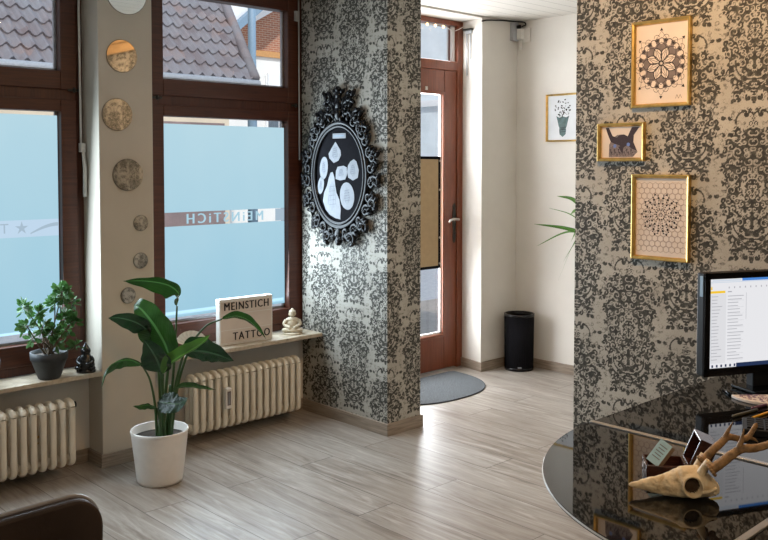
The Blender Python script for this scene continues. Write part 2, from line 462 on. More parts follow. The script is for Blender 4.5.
# ---- damask motif: painted once into a tile, then sampled onto fine wall grids
TW, THH = .265, .62           # column spacing, repeat height
def damask_tile():
    R = 500.                                   # pixels per metre
    w, h = int(TW * R / 2) + 2, int(THH * R)   # half motif, mirrored later
    ys, xs = np.mgrid[0:h, 0:w]
    X = xs / R * 100.; Y = (ys / R - THH / 2) * 100.      # cm
    Z = np.zeros((h, w)); INF = np.full((h, w), 99.)
    def ell(c, rx, ry, a=0.):
        dx, dy = X - c[0], Y - c[1]; ca, sa = math.cos(a), math.sin(a)
        q = np.sqrt(((dx * ca + dy * sa) / rx) ** 2 + ((-dx * sa + dy * ca) / ry) ** 2)
        return (q - 1) * min(rx, ry)
    fill = INF.copy()
    for e in [((0, 13), 4.6, 8.5), ((5.2, 12.5), 4.2, 3.8), ((8.2, 7), 3.3, 3.), ((4, 4.2), 4., 3.4), ((3.2, 18.5), 3., 3.2), ((0, 23), 1.6, 3.4),
              ((0, -2), 2.6, 3.5), ((6.8, -5), 3.1, 3.2), ((9.2, -3), 1.8, 1.5), ((0, -9), 3.6, 5.5), ((3.8, -8.5), 2., 2.6),
              ((3.4, -16.5), 1.7, 4., .35), ((0, -16), 1.0, 3.2), ((0, -24.5), 2.4, 2.2), ((4.3, -25.5), 1.8, 1.5), ((11.3, .5), 1.1, 1.4), ((10.6, -12), 1.2, 1.2), ((7.2, -24), 1.1, 1.0), ((0, -29), 1., 2.), ((9.6, 12.5), 2.2, 2.4), ((6.2, 19.5), 2.3, 2.), ((9.6, -8.2), 1.9, 1.7), ((6.4, -27.5), 2., 1.5), ((9.2, -16.5), 1.2, 2.8), ((11.8, 6), 1.1, 1.8), ((2.6, 28), 1.5, 1.3), ((0, -20), 2.2, 1.8), ((5.6, -12.5), 1.8, 1.6), ((12.2, 18), 1., 1.4), ((12.4, -20), 1., 1.6), ((9.5, 25), 1., 1.2)]:
        fill = np.minimum(fill, ell(e[0], e[1] * 1.12, e[2] * 1.12, *e[3:]))
    # scalloped, broken edges
    n1 = np.sin(X * 2.9 + np.sin(Y * 1.7) * 1.6) * np.sin(Y * 2.6 + np.cos(X * 2.1) * 1.8)
    n2 = np.sin(X * 7.3 + np.sin(Y * 5.1) * 1.9) * np.sin(Y * 6.7 + np.cos(X * 6.1) * 1.7)
    fill = fill + n1 * .55 + n2 * .12
    tone = .80 + .28 * np.sin(X * .9 + np.sin(Y * .55) * 1.5) * np.sin(Y * .8 + 1.1 + np.cos(X * .7))
    D = np.clip(.5 - fill / .35, 0, 1) * np.clip(tone, .5, 1)
    def stroke(pts, wd):
        d = INF.copy()
        for (x0, y0), (x1, y1) in zip(pts[:-1], pts[1:]):
            vx, vy = x1 - x0, y1 - y0; L = vx * vx + vy * vy + 1e-9
            t_ = np.clip(((X - x0) * vx + (Y - y0) * vy) / L, 0, 1)
            d = np.minimum(d, np.hypot(X - x0 - t_ * vx, Y - y0 - t_ * vy))
        return np.clip(.5 - (d - wd / 2) / .22, 0, 1)
    def spiral(cx, cy, r, a0, turns, hand):
        return [(cx + r * (1 - k / 16.) * math.cos(a0 + hand * turns * 2 * PI * k / 16.), cy + r * (1 - k / 16.) * math.sin(a0 + hand * turns * 2 * PI * k / 16.)) for k in range(15)]
    rng = random.Random(3)
    # lyre scrolls
    arc = lambda cx, cy, r, a0, a1, n=12: [(cx + r * math.cos(a0 + (a1 - a0) * k / n), cy + r * math.sin(a0 + (a1 - a0) * k / n)) for k in range(n + 1)]
    for p, wd in ((arc(1.5, -15.5, 8.2, -2.0, .55), .95), (arc(1.2, -15.5, 6.3, -2.1, .2), .6), (spiral(7.4, -10.4, 2., -.8, 1.3, 1), .7), (spiral(9.6, -19, 1.7, 1.2, 1.2, -1), .55), (arc(3, 24, 4, 2.5, -.6), .6)):
        D = np.maximum(D, stroke(p, wd) * .92)
    placed = []
    tries = 0
    while len(placed) < 90 and tries < 9000:                 # light curls cut into the dark fields
        tries += 1
        x, y = rng.uniform(.2, 12.5), rng.uniform(-29, 28); r = rng.uniform(1.1, 2.4)
        iy, ix = int((y / 100 + THH / 2) * R), int(x / 100 * R)
        if not (0 <= iy < h and 0 <= ix < w) or fill[iy, ix] > -.25: continue
        if any(math.hypot(x - a, y - b) < (r + c) * .8 for a, b, c in placed): continue
        placed.append((x, y, r)); s_ = stroke(spiral(x, y, r, rng.uniform(0, 6.3), rng.uniform(1., 1.5), rng.choice((-1, 1))), .46)
        D = D * (1 - s_ * .85)
    n = 0; tries = 0; p2 = []
    while n < 20 and tries < 8000:                           # dark curls round the edges
        tries += 1
        x, y = rng.uniform(.2, 12.8), rng.uniform(-30, 28); r = rng.uniform(.8, 1.5)
        iy, ix = int((y / 100 + THH / 2) * R), int(x / 100 * R)
        if not (0 <= iy < h and 0 <= ix < w) or not (.1 < fill[iy, ix] < 1.7): continue
        if any(math.hypot(x - a, y - b) < (r + c) * .9 for a, b, c in p2): continue
        p2.append((x, y, r)); n += 1
        D = np.maximum(D, stroke(spiral(x, y, r, rng.uniform(0, 6.3), 1.1, rng.choice((-1, 1))), .75) * .9)
    n = 0; tries = 0; p3 = []
    while n < 26 and tries < 6000:                           # pale sprigs in the open ground
        tries += 1
        x, y = rng.uniform(.5, 13), rng.uniform(-30, 30); r = rng.uniform(.8, 1.7)
        iy, ix = int((y / 100 + THH / 2) * R), int(x / 100 * R)
        if not (0 <= iy < h and 0 <= ix < w) or fill[iy, ix] < .9: continue
        if any(math.hypot(x - a, y - b) < (r + c) * .95 for a, b, c in p3): continue
        p3.append((x, y, r)); n += 1; a0 = rng.uniform(0, 6.3)
        D = np.maximum(D, stroke(spiral(x, y, r, a0, 1.1, rng.choice((-1, 1))), .55) * .42)
        D = np.maximum(D, np.clip(.5 - ell((x + r * math.cos(a0), y + r * math.sin(a0)), r * .9, r * .45, a0 + .8) / .3, 0, 1) * .40)
    return D, R
TILE, TR = damask_tile()
def damask_at(s, z, s0, z0):
    """s: distance along the wall, z: height (arrays) -> motif strength"""
    q = (s - s0) / TW; k = np.floor(q + .5); x = np.abs(q - k) * TW
    zz = z - z0 + np.where(np.mod(k, 2) > .5, THH / 2, 0.)
    y = np.mod(zz + THH / 2, THH)
    h, w = TILE.shape
    fx_ = np.clip(x * TR, 0, w - 1.001); fy_ = np.clip(y * TR, 0, h - 1.001)
    i, j = fx_.astype(int), fy_.astype(int); a, b = fx_ - i, fy_ - j
    return (TILE[j, i] * (1 - a) * (1 - b) + TILE[j, i + 1] * a * (1 - b) + TILE[j + 1, i] * (1 - a) * b + TILE[j + 1, i + 1] * a * b)
def damask_sheet(path, z0, z1, step, s0, zc, parent):
    """wallpaper grid running along a list of floor points"""
    pts = [Vector((*p, 0)) for p in path]; cols = []; s = 0.
    for a, b in zip(pts[:-1], pts[1:]):
        L = (b - a).length; n = max(1, int(L / step))
        for k in range(n): cols.append((a.x + (b.x - a.x) * k / n, a.y + (b.y - a.y) * k / n, s + L * k / n))
        s += L
    cols.append((pts[-1].x, pts[-1].y, s))
    nz = int((z1 - z0) / step) + 1; zs = np.linspace(z0, z1, nz); C = np.array(cols); nc = len(C)
    V = np.zeros((nc, nz, 3)); V[:, :, 0] = C[:, 0:1]; V[:, :, 1] = C[:, 1:2]; V[:, :, 2] = zs[None, :]
    S, Zm = np.meshgrid(C[:, 2], zs, indexing='ij')
    val = damask_at(S, Zm, s0, zc)
    idx = np.arange(nc * nz).reshape(nc, nz)
    q = np.stack([idx[:-1, :-1], idx[1:, :-1], idx[1:, 1:], idx[:-1, 1:]], -1).reshape(-1, 4)
    me = bpy.data.meshes.new('wallpaper'); nv, nf = nc * nz, len(q)
    me.vertices.add(nv); me.vertices.foreach_set('co', V.reshape(-1)); me.loops.add(nf * 4); me.loops.foreach_set('vertex_index', q.reshape(-1).astype(np.int32))
    me.polygons.add(nf); me.polygons.foreach_set('loop_start', np.arange(0, nf * 4, 4, dtype=np.int32))
    me.update(calc_edges=True)
    at_ = me.attributes.new('damask', 'FLOAT', 'POINT'); at_.data.foreach_set('value', val.reshape(-1).astype(np.float32))
    me.materials.append(M('damask'))
    o = bpy.data.objects.new('wallpaper', me); o.parent = parent; col.objects.link(o); return o

PX1 = 3.642                  # right face of the pillar
pil = struct(MB().box(XP, PX1, 3.51, 4.27, 0, CEIL).build('wall_pillar', 'plaster'))
e = .0015
damask_sheet([(XP - e, 4.269), (XP - e, 3.51 - e), (PX1 + e, 3.51 - e), (PX1 + e, YF)], .06, CEIL - .001, .0042, 4.269 - 3.79, .40, pil)
rw = struct(MB().box(XP, 3.58, -2.5, 2.278, 0, CEIL).build('wall_right', 'plaster'))
damask_sheet([(XP - e, 2.278), (XP - e, .55)], .06, 2.44, .004, 2.278 - 2.0, .83, rw)
damask_sheet([(XP - e, .55), (XP - e, -2.5)], .06, 2.44, .012, 2.278 - 2.0 - (2.278 - .55), .83, rw)
struct(MB().box(XP - .02, XP, -2.5, 2.278, 2.44, 2.515).box(XP - .024, XP, -2.5, 2.278, 2.52, CEIL).build('trim_1', 'pine', bevel=.004))

# ---- baseboards (wood planks on edge)
def board(name, boxes):
    b = MB()
    for q in boxes: b.box(*q)
    return struct(b.build(name, 'board_wood', bevel=.002))
BH = .068
board('baseboard_pillar', [(XP - .014, XP, 3.496, 4.27, 0, BH), (XP, PX1 + .014, 3.496, 3.51, 0, BH), (PX1, PX1 + .014, 3.51, YF, 0, BH)])
board('baseboard_pier', [(1.971, 2.28, 4.106, 4.12, 0, BH), (1.971, 1.985, 4.12, NICHE - .014, 0, BH), (.84, 1.985, NICHE - .014, NICHE, 0, BH), (2.28, XP - .014, NICHE - .014, NICHE, 0, BH)])
bb = MB().prism([(4.926, YF - .014, 0), (5.336, YF - .014, 0), (5.336, YF, 0), (4.94, YF, 0), (4.985, 4.37, 0), (4.971, 4.37, 0)], (0, 0, BH)).box(5.336, 5.35, .85, YF - .014, 0, BH)
struct(bb.build('baseboard_alcove', 'board_wood', bevel=.002))
board('baseboard_right', [(XP - .014, XP, -2.5, 2.292, 0, BH), (XP, 3.58, 2.278, 2.292, 0, BH)])

# ---- window sills
struct(MB().box(.84, 1.983, 4.105, 4.30, .468, .490).build('trim_2', 'sill_stone', bevel=.003))
struct(MB().box(2.282, XP - .003, 4.075, 4.30, .482, .505).build('trim_3', 'sill_stone', bevel=.003))

# ------------------------------------------------------------------ WINDOWS
def window(n, x0, x1, gx0, gx1, sill):
    r = sthing('window_%d' % n, ((x0 + x1) / 2, 4.30, sill))
    zt = 2.60
    y0, y1 = 4.30, 4.42
    f = MB()
    f.box(x0, x0 + .075, y0, y1, sill, zt).box(x1 - .075, x1, y0, y1, sill, zt)
    f.box(x0 + .075, x1 - .075, y0, y1, sill, sill + .045).box(x0 + .075, x1 - .075, y0, y1, 1.845, 1.90).box(x0 + .075, x1 - .075, y0, y1, 2.535, zt)
    f.build('window_frame', 'mahogany', r, bevel=.003)
    for nm, z0, z1, gz0, gz1 in (('lower', sill + .046, 1.847, .640, 1.788), ('upper', 1.898, 2.536, 1.990, 2.455)):
        s = MB(); ya, yb = 4.288, 4.37
        a0, a1 = x0 + .070, x1 - .070
        s.box(a0, gx0, ya, yb, z0, z1).box(gx1, a1, ya, yb, z0, z1).box(gx0, gx1, ya, yb, z0, gz0).box(gx0, gx1, ya, yb, gz1, z1)
        so = s.build('sash', 'mahogany_h', r, bevel=.004)
        MB().poly([(gx0 - .002, 4.332, gz0 - .002), (gx1 + .002, 4.332, gz0 - .002), (gx1 + .002, 4.332, gz1 + .002), (gx0 - .002, 4.332, gz1 + .002)]).build('glass_pane', 'clear_glass', so)
        # pale spacer of the double glazing round the pane
        sp = MB(); q = .012
        sp.box(gx1 - q, gx1, 4.336, 4.350, gz0, gz1).box(gx0, gx0 + q, 4.336, 4.350, gz0, gz1).box(gx0, gx1, 4.336, 4.350, gz0, gz0 + q)
        sp.build('pane_spacer', 'zinc', so)
        if nm == 'lower':
            lower = so
    return r, lower
w1, low1 = window(1, WA[0], WA[1], 1.00, 1.868, .490)
w2, low2 = window(2, WB[0], WB[1], 2.440, 3.288, .505)
yfm = 4.327
def filmrect(x0, x1, z0, z1, mat, name, parent, y=yfm): return MB().poly([(x0, y, z0), (x1, y, z0), (x1, y, z1), (x0, y, z1)]).build(name, mat, parent)
# right-hand window: film above and below a clear band with reversed lettering
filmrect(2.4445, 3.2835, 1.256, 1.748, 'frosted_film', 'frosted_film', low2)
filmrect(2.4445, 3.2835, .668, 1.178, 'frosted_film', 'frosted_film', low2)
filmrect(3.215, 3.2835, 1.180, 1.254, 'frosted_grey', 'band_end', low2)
def mirrored(x, z, y=yfm, sx=-1.):
    q = Vector((0, 0, 0)); p = low2
    while p is not None: q += p.location; p = p.parent
    return Matrix.Translation(Vector((x, y, z)) - q) @ Matrix(((sx, 0, 0, 0), (0, 0, -1, 0), (0, 1, 0, 0), (0, 0, 0, 1)))
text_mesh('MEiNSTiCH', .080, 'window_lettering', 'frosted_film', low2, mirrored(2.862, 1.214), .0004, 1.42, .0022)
# left-hand window: paler band with a grey letter, a star and a swoosh
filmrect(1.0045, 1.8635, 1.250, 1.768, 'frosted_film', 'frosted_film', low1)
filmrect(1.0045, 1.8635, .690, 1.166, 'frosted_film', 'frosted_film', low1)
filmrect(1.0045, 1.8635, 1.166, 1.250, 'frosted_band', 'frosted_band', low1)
q1 = Vector((0, 0, 0)); p = low1
while p is not None: q1 += p.location; p = p.parent
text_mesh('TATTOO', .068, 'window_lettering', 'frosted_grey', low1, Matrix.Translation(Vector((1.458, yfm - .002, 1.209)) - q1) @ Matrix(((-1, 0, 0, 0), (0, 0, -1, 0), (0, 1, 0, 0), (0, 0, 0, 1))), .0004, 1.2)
st = []
for k in range(10):
    a = PI / 2 + k * PI / 5; r = .034 if k % 2 == 0 else .012
    st.append((1.678 + r * math.cos(a), yfm - .002, 1.211 + r * math.sin(a)))
sb = MB().poly(st)
sw = []
for k in range(11): t_ = k / 10; sw.append((1.72 + .14 * t_, yfm - .002, 1.185 + .048 * math.sin(t_ * PI / 2)))
for k in range(10, -1, -1): t_ = k / 10; sw.append((1.72 + .14 * t_, yfm - .002, 1.179 + .036 * math.sin(t_ * PI / 2)))
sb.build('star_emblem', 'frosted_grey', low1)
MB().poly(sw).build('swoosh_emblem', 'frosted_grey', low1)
# hardware: hinges, opener rods
def hinge(x, z, par): MB().tube([(x, 4.284, z - .012), (x, 4.284, z + .012)], .007, 8).box(x - .03, x + .03, 4.286, 4.291, z - .006, z + .006).build('hinge', 'dark_iron', par)
hinge(1.935, 1.897, w1); hinge(3.345, 1.885, w2); hinge(2.40, 1.885, w2)
MB().tube([(1.958, 4.272, 2.55), (1.962, 4.272, 1.62)], .006, 8).build('opener_rod', 'white_plastic', w1)
MB().box(1.955, 1.978, 4.255, 4.285, 1.585, 1.63).tube([(1.967, 4.262, 1.60), (1.970, 4.25, 1.50), (1.972, 4.255, 1.36)], [.008, .010, .011], 8).build('opener_lever', 'white_plastic', w1)
MB().tube([(3.362, 4.276, 2.55), (3.364, 4.276, 1.55)], .005, 8).build('opener_rod', 'grey_plastic', w2)
MB().box(3.335, 3.362, 4.268, 4.289, 2.40, 2.46).build('opener_bracket', 'grey_plastic', w2)

# ------------------------------------------------------------------ FRONT DOOR
d = sthing('door_1', (4.4, 4.38, 0))
f = MB(); f.box(3.745, 3.81, 4.36, 4.46, 0, 2.585).box(4.925, 4.985, 4.36, 4.46, 0, 2.585).box(3.81, 4.925, 4.36, 4.46, 2.548, 2.585).box(3.81, 4.925, 4.36, 4.46, 2.215, 2.285)
f.build('door_frame', 'door_wood', d, bevel=.004)
l = MB(); ya, yb = 4.372, 4.43
l.box(3.81, 3.95, ya, yb, .008, 2.215).box(4.79, 4.925, ya, yb, .008, 2.215).box(3.95, 4.79, ya, yb, .008, .27).box(3.95, 4.79, ya, yb, 2.035, 2.215)
leaf = l.build('door_leaf', 'door_wood', d, bevel=.004)
b = MB(); q = .022
b.box(4.79 - q, 4.79, 4.362, 4.372, .27, 2.035).box(3.95, 3.95 + q, 4.362, 4.372, .27, 2.035).box(3.95, 4.79, 4.362, 4.372, .27 - .02, .27).box(3.95, 4.79, 4.362, 4.372, 2.035, 2.055)
b.build('glazing_bead', 'door_wood', leaf, bevel=.003)
MB().poly([(3.95, 4.402, .27), (4.79, 4.402, .27), (4.79, 4.402, 2.035), (3.95, 4.402, 2.035)]).build('door_glass', 'clear_glass', leaf)
MB().box(4.762, 4.79, 4.385, 4.40, .27, 2.035).box(3.95, 4.79, 4.385, 4.40, .262, .285).build('pane_spacer', 'white_trim', leaf)
MB().poly([(3.81, 4.412, 2.285), (4.925, 4.412, 2.285), (4.925, 4.412, 2.548), (3.81, 4.412, 2.548)]).build('transom_glass', 'clear_glass', d)
MB().box(4.895, 4.925, 4.392, 4.41, 2.285, 2.548).build('pane_spacer', 'white_trim', d)
# handle: long dark escutcheon and curved lever
hp = MB(); cx = 4.898
hp.prism([(cx + dx, 4.372, z) for dx, z in ((-.012, .95), (0, .935), (.012, .95), (.017, .985), (.013, 1.03), (.02, 1.08), (.02, 1.15), (.013, 1.19), (.017, 1.215), (0, 1.24), (-.017, 1.215), (-.013, 1.19), (-.02, 1.15), (-.02, 1.08), (-.013, 1.03), (-.017, .985))], (0, -.006, 0))
pl = hp.build('handle_plate', 'dark_iron', leaf, bevel=.002)
MB().tube([(cx, 4.368, 1.115), (cx, 4.325, 1.115), (cx - .02, 4.318, 1.117), (cx - .06, 4.318, 1.122), (cx - .095, 4.32, 1.113), (cx - .105, 4.322, 1.098)], [.012, .011, .011, .0095, .009, .008], 10).build('lever', 'steel', pl)
MB().tube([(cx, 4.368, 1.01), (cx, 4.358, 1.01)], .009, 12).build('lock_cylinder', 'dark_iron', pl)
MB().tube([(cx + .028, 4.372, 1.115), (cx + .048, 4.366, 1.117)], .008, 8).build('latch_stop', 'dark_iron', pl)
MB().box(4.585, 4.605, 4.364, 4.372, 2.06, 2.085).build('door_contact', 'white_plastic', leaf)
# transom opener on the reveal
MB().tube([(4.956, 4.30, 2.52), (4.958, 4.30, 2.18)], .005, 8).tube([(4.956, 4.265, 2.50), (4.956, 4.265, 2.30)], .004, 8).box(4.950, 4.964, 4.25, 4.315, 2.49, 2.51).build('transom_opener', 'grey_plastic', d)
MB().box(4.93, 4.962, 4.24, 4.32, 2.512, 2.524).build('opener_bracket', 'dark_iron', d)

# board hanging in the door pane
bd = thing('hanging_board', 'tan cardboard back of a black-edged poster hanging on the front door pane', 'poster', (4.42, 4.37, 1.17))
MB().box(4.14, 4.705, 4.352, 4.358, .785, 1.562).build('poster_back', 'kraft', bd)
bo = MB()
bo.box(4.705, 4.728, 4.350, 4.360, .765, 1.582).box(4.12, 4.14, 4.350, 4.360, .765, 1.582).box(4.14, 4.705, 4.350, 4.360, 1.562, 1.582).box(4.14, 4.705, 4.350, 4.360, .765, .785)
bo.build('poster_border', 'black_matte', bd)
for z in (.80, .99, 1.34, 1.55): MB().tube([(4.716, 4.349, z), (4.716, 4.345, z)], .008, 8).build('rivet', 'steel', bd)

# warm fairy lights under the transom head
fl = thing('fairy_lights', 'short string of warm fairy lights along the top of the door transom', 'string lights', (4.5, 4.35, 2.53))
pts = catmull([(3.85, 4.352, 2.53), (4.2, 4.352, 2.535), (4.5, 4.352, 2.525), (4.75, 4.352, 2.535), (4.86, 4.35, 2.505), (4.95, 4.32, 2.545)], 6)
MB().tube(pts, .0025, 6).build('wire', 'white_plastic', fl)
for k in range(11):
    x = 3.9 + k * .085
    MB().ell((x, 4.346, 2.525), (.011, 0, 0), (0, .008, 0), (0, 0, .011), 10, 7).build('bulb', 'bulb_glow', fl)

# ------------------------------------------------------------------ RADIATORS
def radiator(x1, label, meter):
    r = thing('radiator', label, 'radiator', (x1 - .37, 4.10, 0), 'cream column radiators under the windows')
    n = 16; pitch = .0465; x0 = x1 - n * pitch
    sec = MB()
    def loop(yf, yb, zb, zt, rad):
        pts = []; c = (yb - yf) / 2
        for k in range(9): a = PI * k / 8; pts.append((0, (yf + yb) / 2 - c * math.cos(a), zt - c * .55 + c * .55 * math.sin(a)))
        for k in range(9): a = PI * k / 8; pts.append((0, (yf + yb) / 2 + c * math.cos(a), zb + c * .55 - c * .55 * math.sin(a)))
        pts.append(pts[0]); return pts
    base = Vector((x0 + pitch / 2, 0, 0))
    sec.tube([base + Vector(p) for p in loop(4.062, 4.142, .078, .378, .014)], .0150, 10, False)
    sec.tube([base + Vector((0, 4.102, .09)), base + Vector((0, 4.102, .372))], .0135, 10)
    for z in (.355, .105): sec.tube([base + Vector((-pitch / 2, 4.102, z)), base + Vector((pitch / 2, 4.102, z))], .021, 12)
    s0 = sec.build('section', 'radiator_enamel', r)
    for k in range(1, n):
        c = s0.copy(); col.objects.link(c); c.parent = r; c.location = (pitch * k, 0, 0)
    MB().tube([(x1, 4.102, .355), (x1 + .012, 4.102, .355)], .016, 10).build('vent_plug', 'dark_iron', r)
    for xx in (x0 + .1, x1 - .1): MB().box(xx - .008, xx + .008, 4.15, NICHE, .30, .32).build('wall_bracket', 'radiator_enamel', r)
    MB().tube([(x0 - .03, 4.102, .105), (x0 - .03, 4.102, .0)], .009, 10).tube([(x0 - .04, 4.102, .105), (x0, 4.102, .105)], .012, 10).build('supply_pipe', 'radiator_enamel', r)
    if meter:
        xm = x0 + pitch * 4.5
        m = MB().box(xm - .018, xm + .018, 4.022, 4.050, .185, .300).build('heat_meter', 'white_plastic', r, bevel=.004)
        MB().box(xm - .011, xm + .011, 4.0205, 4.0225, .205, .282).build('meter_window', 'ink_mid', m)
        MB().box(xm - .005, xm + .005, 4.0190, 4.0206, .212, .275).build('meter_scale', 'paper_white', m)
    else:
        xm = x0 + pitch * 12
        MB().tube([(xm, 4.085, .24), (xm, 4.075, .24)], .008, 8).tube([(xm, 4.085, .21), (xm, 4.075, .21)], .006, 8).build('brass_fitting', 'brass', r)
    return r
radiator(3.205, 'cream column radiator under the right window, behind the tall leafy plant', True)
radiator(1.825, 'cream column radiator at the left edge, behind the leather armchair', False)

# ------------------------------------------------------------------ ROUND MIRRORS on the pier
MIR = [(126.6, -7.9, .1125, 'largest round mirror, cut by the top edge, highest on the pier'),
       (122, 56, .083, 'round wall mirror second from the top, showing a tan board over damask'),
       (117.5, 114.5, .082, 'medium round mirror furthest left of the three medium ones on the pier'),
       (128, 174.8, .082, 'lowest of the three medium round mirrors on the pier'),
       (141.2, 223, .0415, 'highest of the three small round mirrors on the pier'),
       (141, 260.6, .0415, 'middle of the three small round mirrors on the pier'),
       (128.5, 295.5, .0415, 'lowest small round mirror, just above the plant leaves')]
for (u, v, r, lab), tl in zip(MIR, (0., .012, .02, .06, .03, .0, -.02)):
    p = at_y(u, v, 4.114)
    m = thing('round_mirror', lab, 'mirror', p, 'round mirrors on the pier')
    dk = MB(); ring = [(p.x + r * math.cos(2 * PI * k / 40), 4.1165, p.z + r * math.sin(2 * PI * k / 40)) for k in range(40)]
    dk.prism(ring, (0, .0033, 0)).build('backing', 'mirror_edge', m)
    rr = r - .0025
    MB().poly([(p.x + rr * math.cos(2 * PI * k / 40), 4.1155 - abs(tl) * rr - tl * rr * math.cos(2 * PI * k / 40), p.z + rr * math.sin(2 * PI * k / 40)) for k in range(40)]).build('mirror_glass', 'mirror_glass', m)

# ------------------------------------------------------------------ ORNATE OVAL FRAME on the pillar
OC = Vector((3.36, 3.892, 1.462))
orn = thing('ornate_frame', 'black baroque oval frame with carved scrolls and a black board on the papered pillar', 'picture frame', OC)
def op(a, b, off=0.):       # a: to the viewer's right (-y), b: up, off: out of the wall (-x)
    return Vector((XP - .012 - off, OC.y - a, OC.z + b))
A0, B0 = .208, .272
ov = lambda ra, rb, off, n=64: [op(ra * math.cos(2 * PI * k / n), rb * math.sin(2 * PI * k / n), off) for k in range(n)]
MB().prism(ov(A0 + .01, B0 + .01, .004), (-.006, 0, 0)).build('board', 'black_matte', orn)
rim = MB(); o_ = ov(A0 + .012, B0 + .012, .016); rim.tube(o_ + [o_[0]], .010, 8, False); o_ = ov(A0 + .034, B0 + .034, .010); rim.tube(o_ + [o_[0]], .016, 8, False)
rim.build('inner_rim', 'black_gloss', orn)
fr = MB(); rng = random.Random(11)
def bl(a, b, ra, rb, th, off=.014, dep=.016):
    ca, sa = math.cos(th), math.sin(th)
    c = op(a, b, off); ax = (op(ca, sa) - op(0, 0)) * ra; ay = (op(-sa, ca) - op(0, 0)) * rb
    fr.ell(c, ax, ay, (-dep, 0, 0), 10, 7)
def scroll(a, b, r, a0, turns, hand, w0=.012, w1=.006, off=.014):
    pts = []; rad = []
    for k in range(17):
        t_ = k / 16; rr = r * (1 - .82 * t_); an = a0 + hand * turns * 2 * PI * t_
        pts.append(op(a + rr * math.cos(an), b + rr * math.sin(an), off + .012 * t_)); rad.append(w0 + (w1 - w0) * t_)
    fr.tube(pts, rad, 7)
    bl(a, b, r * .24, r * .24, 0, off + .014, .012)
for k in range(26):          # garland of scrolls and leaves round the oval
    th = 2 * PI * (k + .5) / 26
    if abs(th - PI / 2) < .25: continue
    ra, rb = A0 + .074 + .010 * (k % 2), B0 + .072 + .012 * (k % 2)
    a, b = ra * math.cos(th), rb * math.sin(th); s_ = 1 if math.cos(th) > 0 else -1
    n_ = math.atan2(math.sin(th) / rb, math.cos(th) / ra)
    scroll(a, b, .036, n_ + s_ * 1.2, 1.25, s_ * (1 if k % 2 else -1), .011, .006)
    bl(a + .026 * math.cos(n_), b + .026 * math.sin(n_), .034, .013, n_ + .6 * s_)
    bl(a + .022 * math.cos(n_ + .9), b + .022 * math.sin(n_ + .9), .026, .010, n_ + 1.0)
for s_ in (-1, 1):           # shoulders, sides and foot
    for a, b, r, a0, tu in ((.215, .235, .05, .4, 1.3), (.30, .10, .035, 1., 1.2), (.305, -.03, .034, -1., 1.2), (.285, -.16, .036, -1.2, 1.2), (.20, -.29, .045, -.8, 1.3), (.10, -.365, .042, -1.6, 1.3), (.16, .33, .045, 1.1, 1.3), (.075, .385, .045, 1.3, 1.3), (.095, .45, .030, 1.4, 1.2)):
        ang = a0 if s_ > 0 else PI - a0
        scroll(s_ * a, b, r, ang, tu, s_, .013, .006)
        bl(s_ * (a + .03), b + .02, .030, .012, .9 if s_ > 0 else PI - .9)
        bl(s_ * (a + .022), b - .024, .026, .011, -.5 if s_ > 0 else PI + .5)
    for k in range(5): bl(s_ * (.022 + .030 * k), .33 + .022 * (k % 2), .022, .014, 1.3 if s_ > 0 else PI - 1.3)
    for k in range(4): bl(s_ * (.016 + .030 * k), -.352 - .016 * (k % 2), .024, .014, -1.3 if s_ > 0 else PI + 1.3)
for b_, ra, rb in ((.36, .03, .045), (.42, .034, .045), (.468, .026, .028), (.498, .020, .020)): bl(0, b_, ra, rb, 0, .02, .02)
for s_ in (-1, 1): bl(s_ * .032, .485, .022, .012, .6 * s_ if s_ > 0 else PI - .6); bl(s_ * .045, .43, .03, .012, 1.1 if s_ > 0 else PI - 1.1)
for b_, ra, rb in ((-.345, .034, .035), (-.385, .028, .026), (-.402, .018, .014)): bl(0, b_, ra, rb, 0, .018, .018)
fr.build('carved_frame', 'black_gloss', orn)

# paper stencils stuck on the black board
def stencil(y, z, pts, label):
    a0, b0 = OC.y - y, z - OC.z
    P = [op(a0 + a, b0 + b, .0115) for a, b in pts]
    m = MB().prism(P, (-.0012, 0, 0)); o = m.build('paper_stencil', 'paper_white', None, op(a0, b0, .0115))
    tag(o, label, 'paper cutout', 'paper stencils on the black oval board')
    # faint pencil lines on it
    ln = MB(); ext = max(abs(b) for a, b in pts) * .62; wid = max(abs(a) for a, b in pts) * .5
    for k in range(-2, 3):
        aa = wid * k * .42; e2 = ext * (1 - abs(k) * .22)
        ln.poly([op(a0 + aa - .0012, b0 - e2, .0129), op(a0 + aa + .0012, b0 - e2, .0129), op(a0 + aa * .6 + .0012, b0 + e2, .0129), op(a0 + aa * .6 - .0012, b0 + e2, .0129)])
    for k in range(-2, 3):
        bb_ = ext * k * .3; ln.poly([op(a0 - wid * .7, b0 + bb_ - .001, .0130), op(a0 + wid * .7, b0 + bb_ + .006, .0130), op(a0 + wid * .7, b0 + bb_ + .008, .0130), op(a0 - wid * .7, b0 + bb_ + .001, .0130)])
    ln.build('pencil_lines', 'pencil_grey', o)
E_ = lambda w, h, tilt=0., n=22, pw=1.: [((w / 2 * math.cos(t)) * math.cos(tilt) - (h / 2 * math.sin(t)) * math.sin(tilt), (w / 2 * math.cos(t)) * math.sin(tilt) + (h / 2 * math.sin(t)) * math.cos(tilt)) for t in [2 * PI * k / n for k in range(n)]]
stencil(3.930, 1.590, [(-.058, -.004), (-.05, -.03), (-.012, -.058), (.03, -.045), (.055, -.012), (.05, .015), (.005, .066), (-.02, .04)], 'kite-shaped white paper stencil highest on the black oval board')
stencil(4.032, 1.502, E_(.074, .135, -.12), 'narrow oval white stencil at upper left of the black board')
stencil(4.060, 1.398, E_(.054, .105, -.2), 'smallest oval white stencil at the far left of the black board')
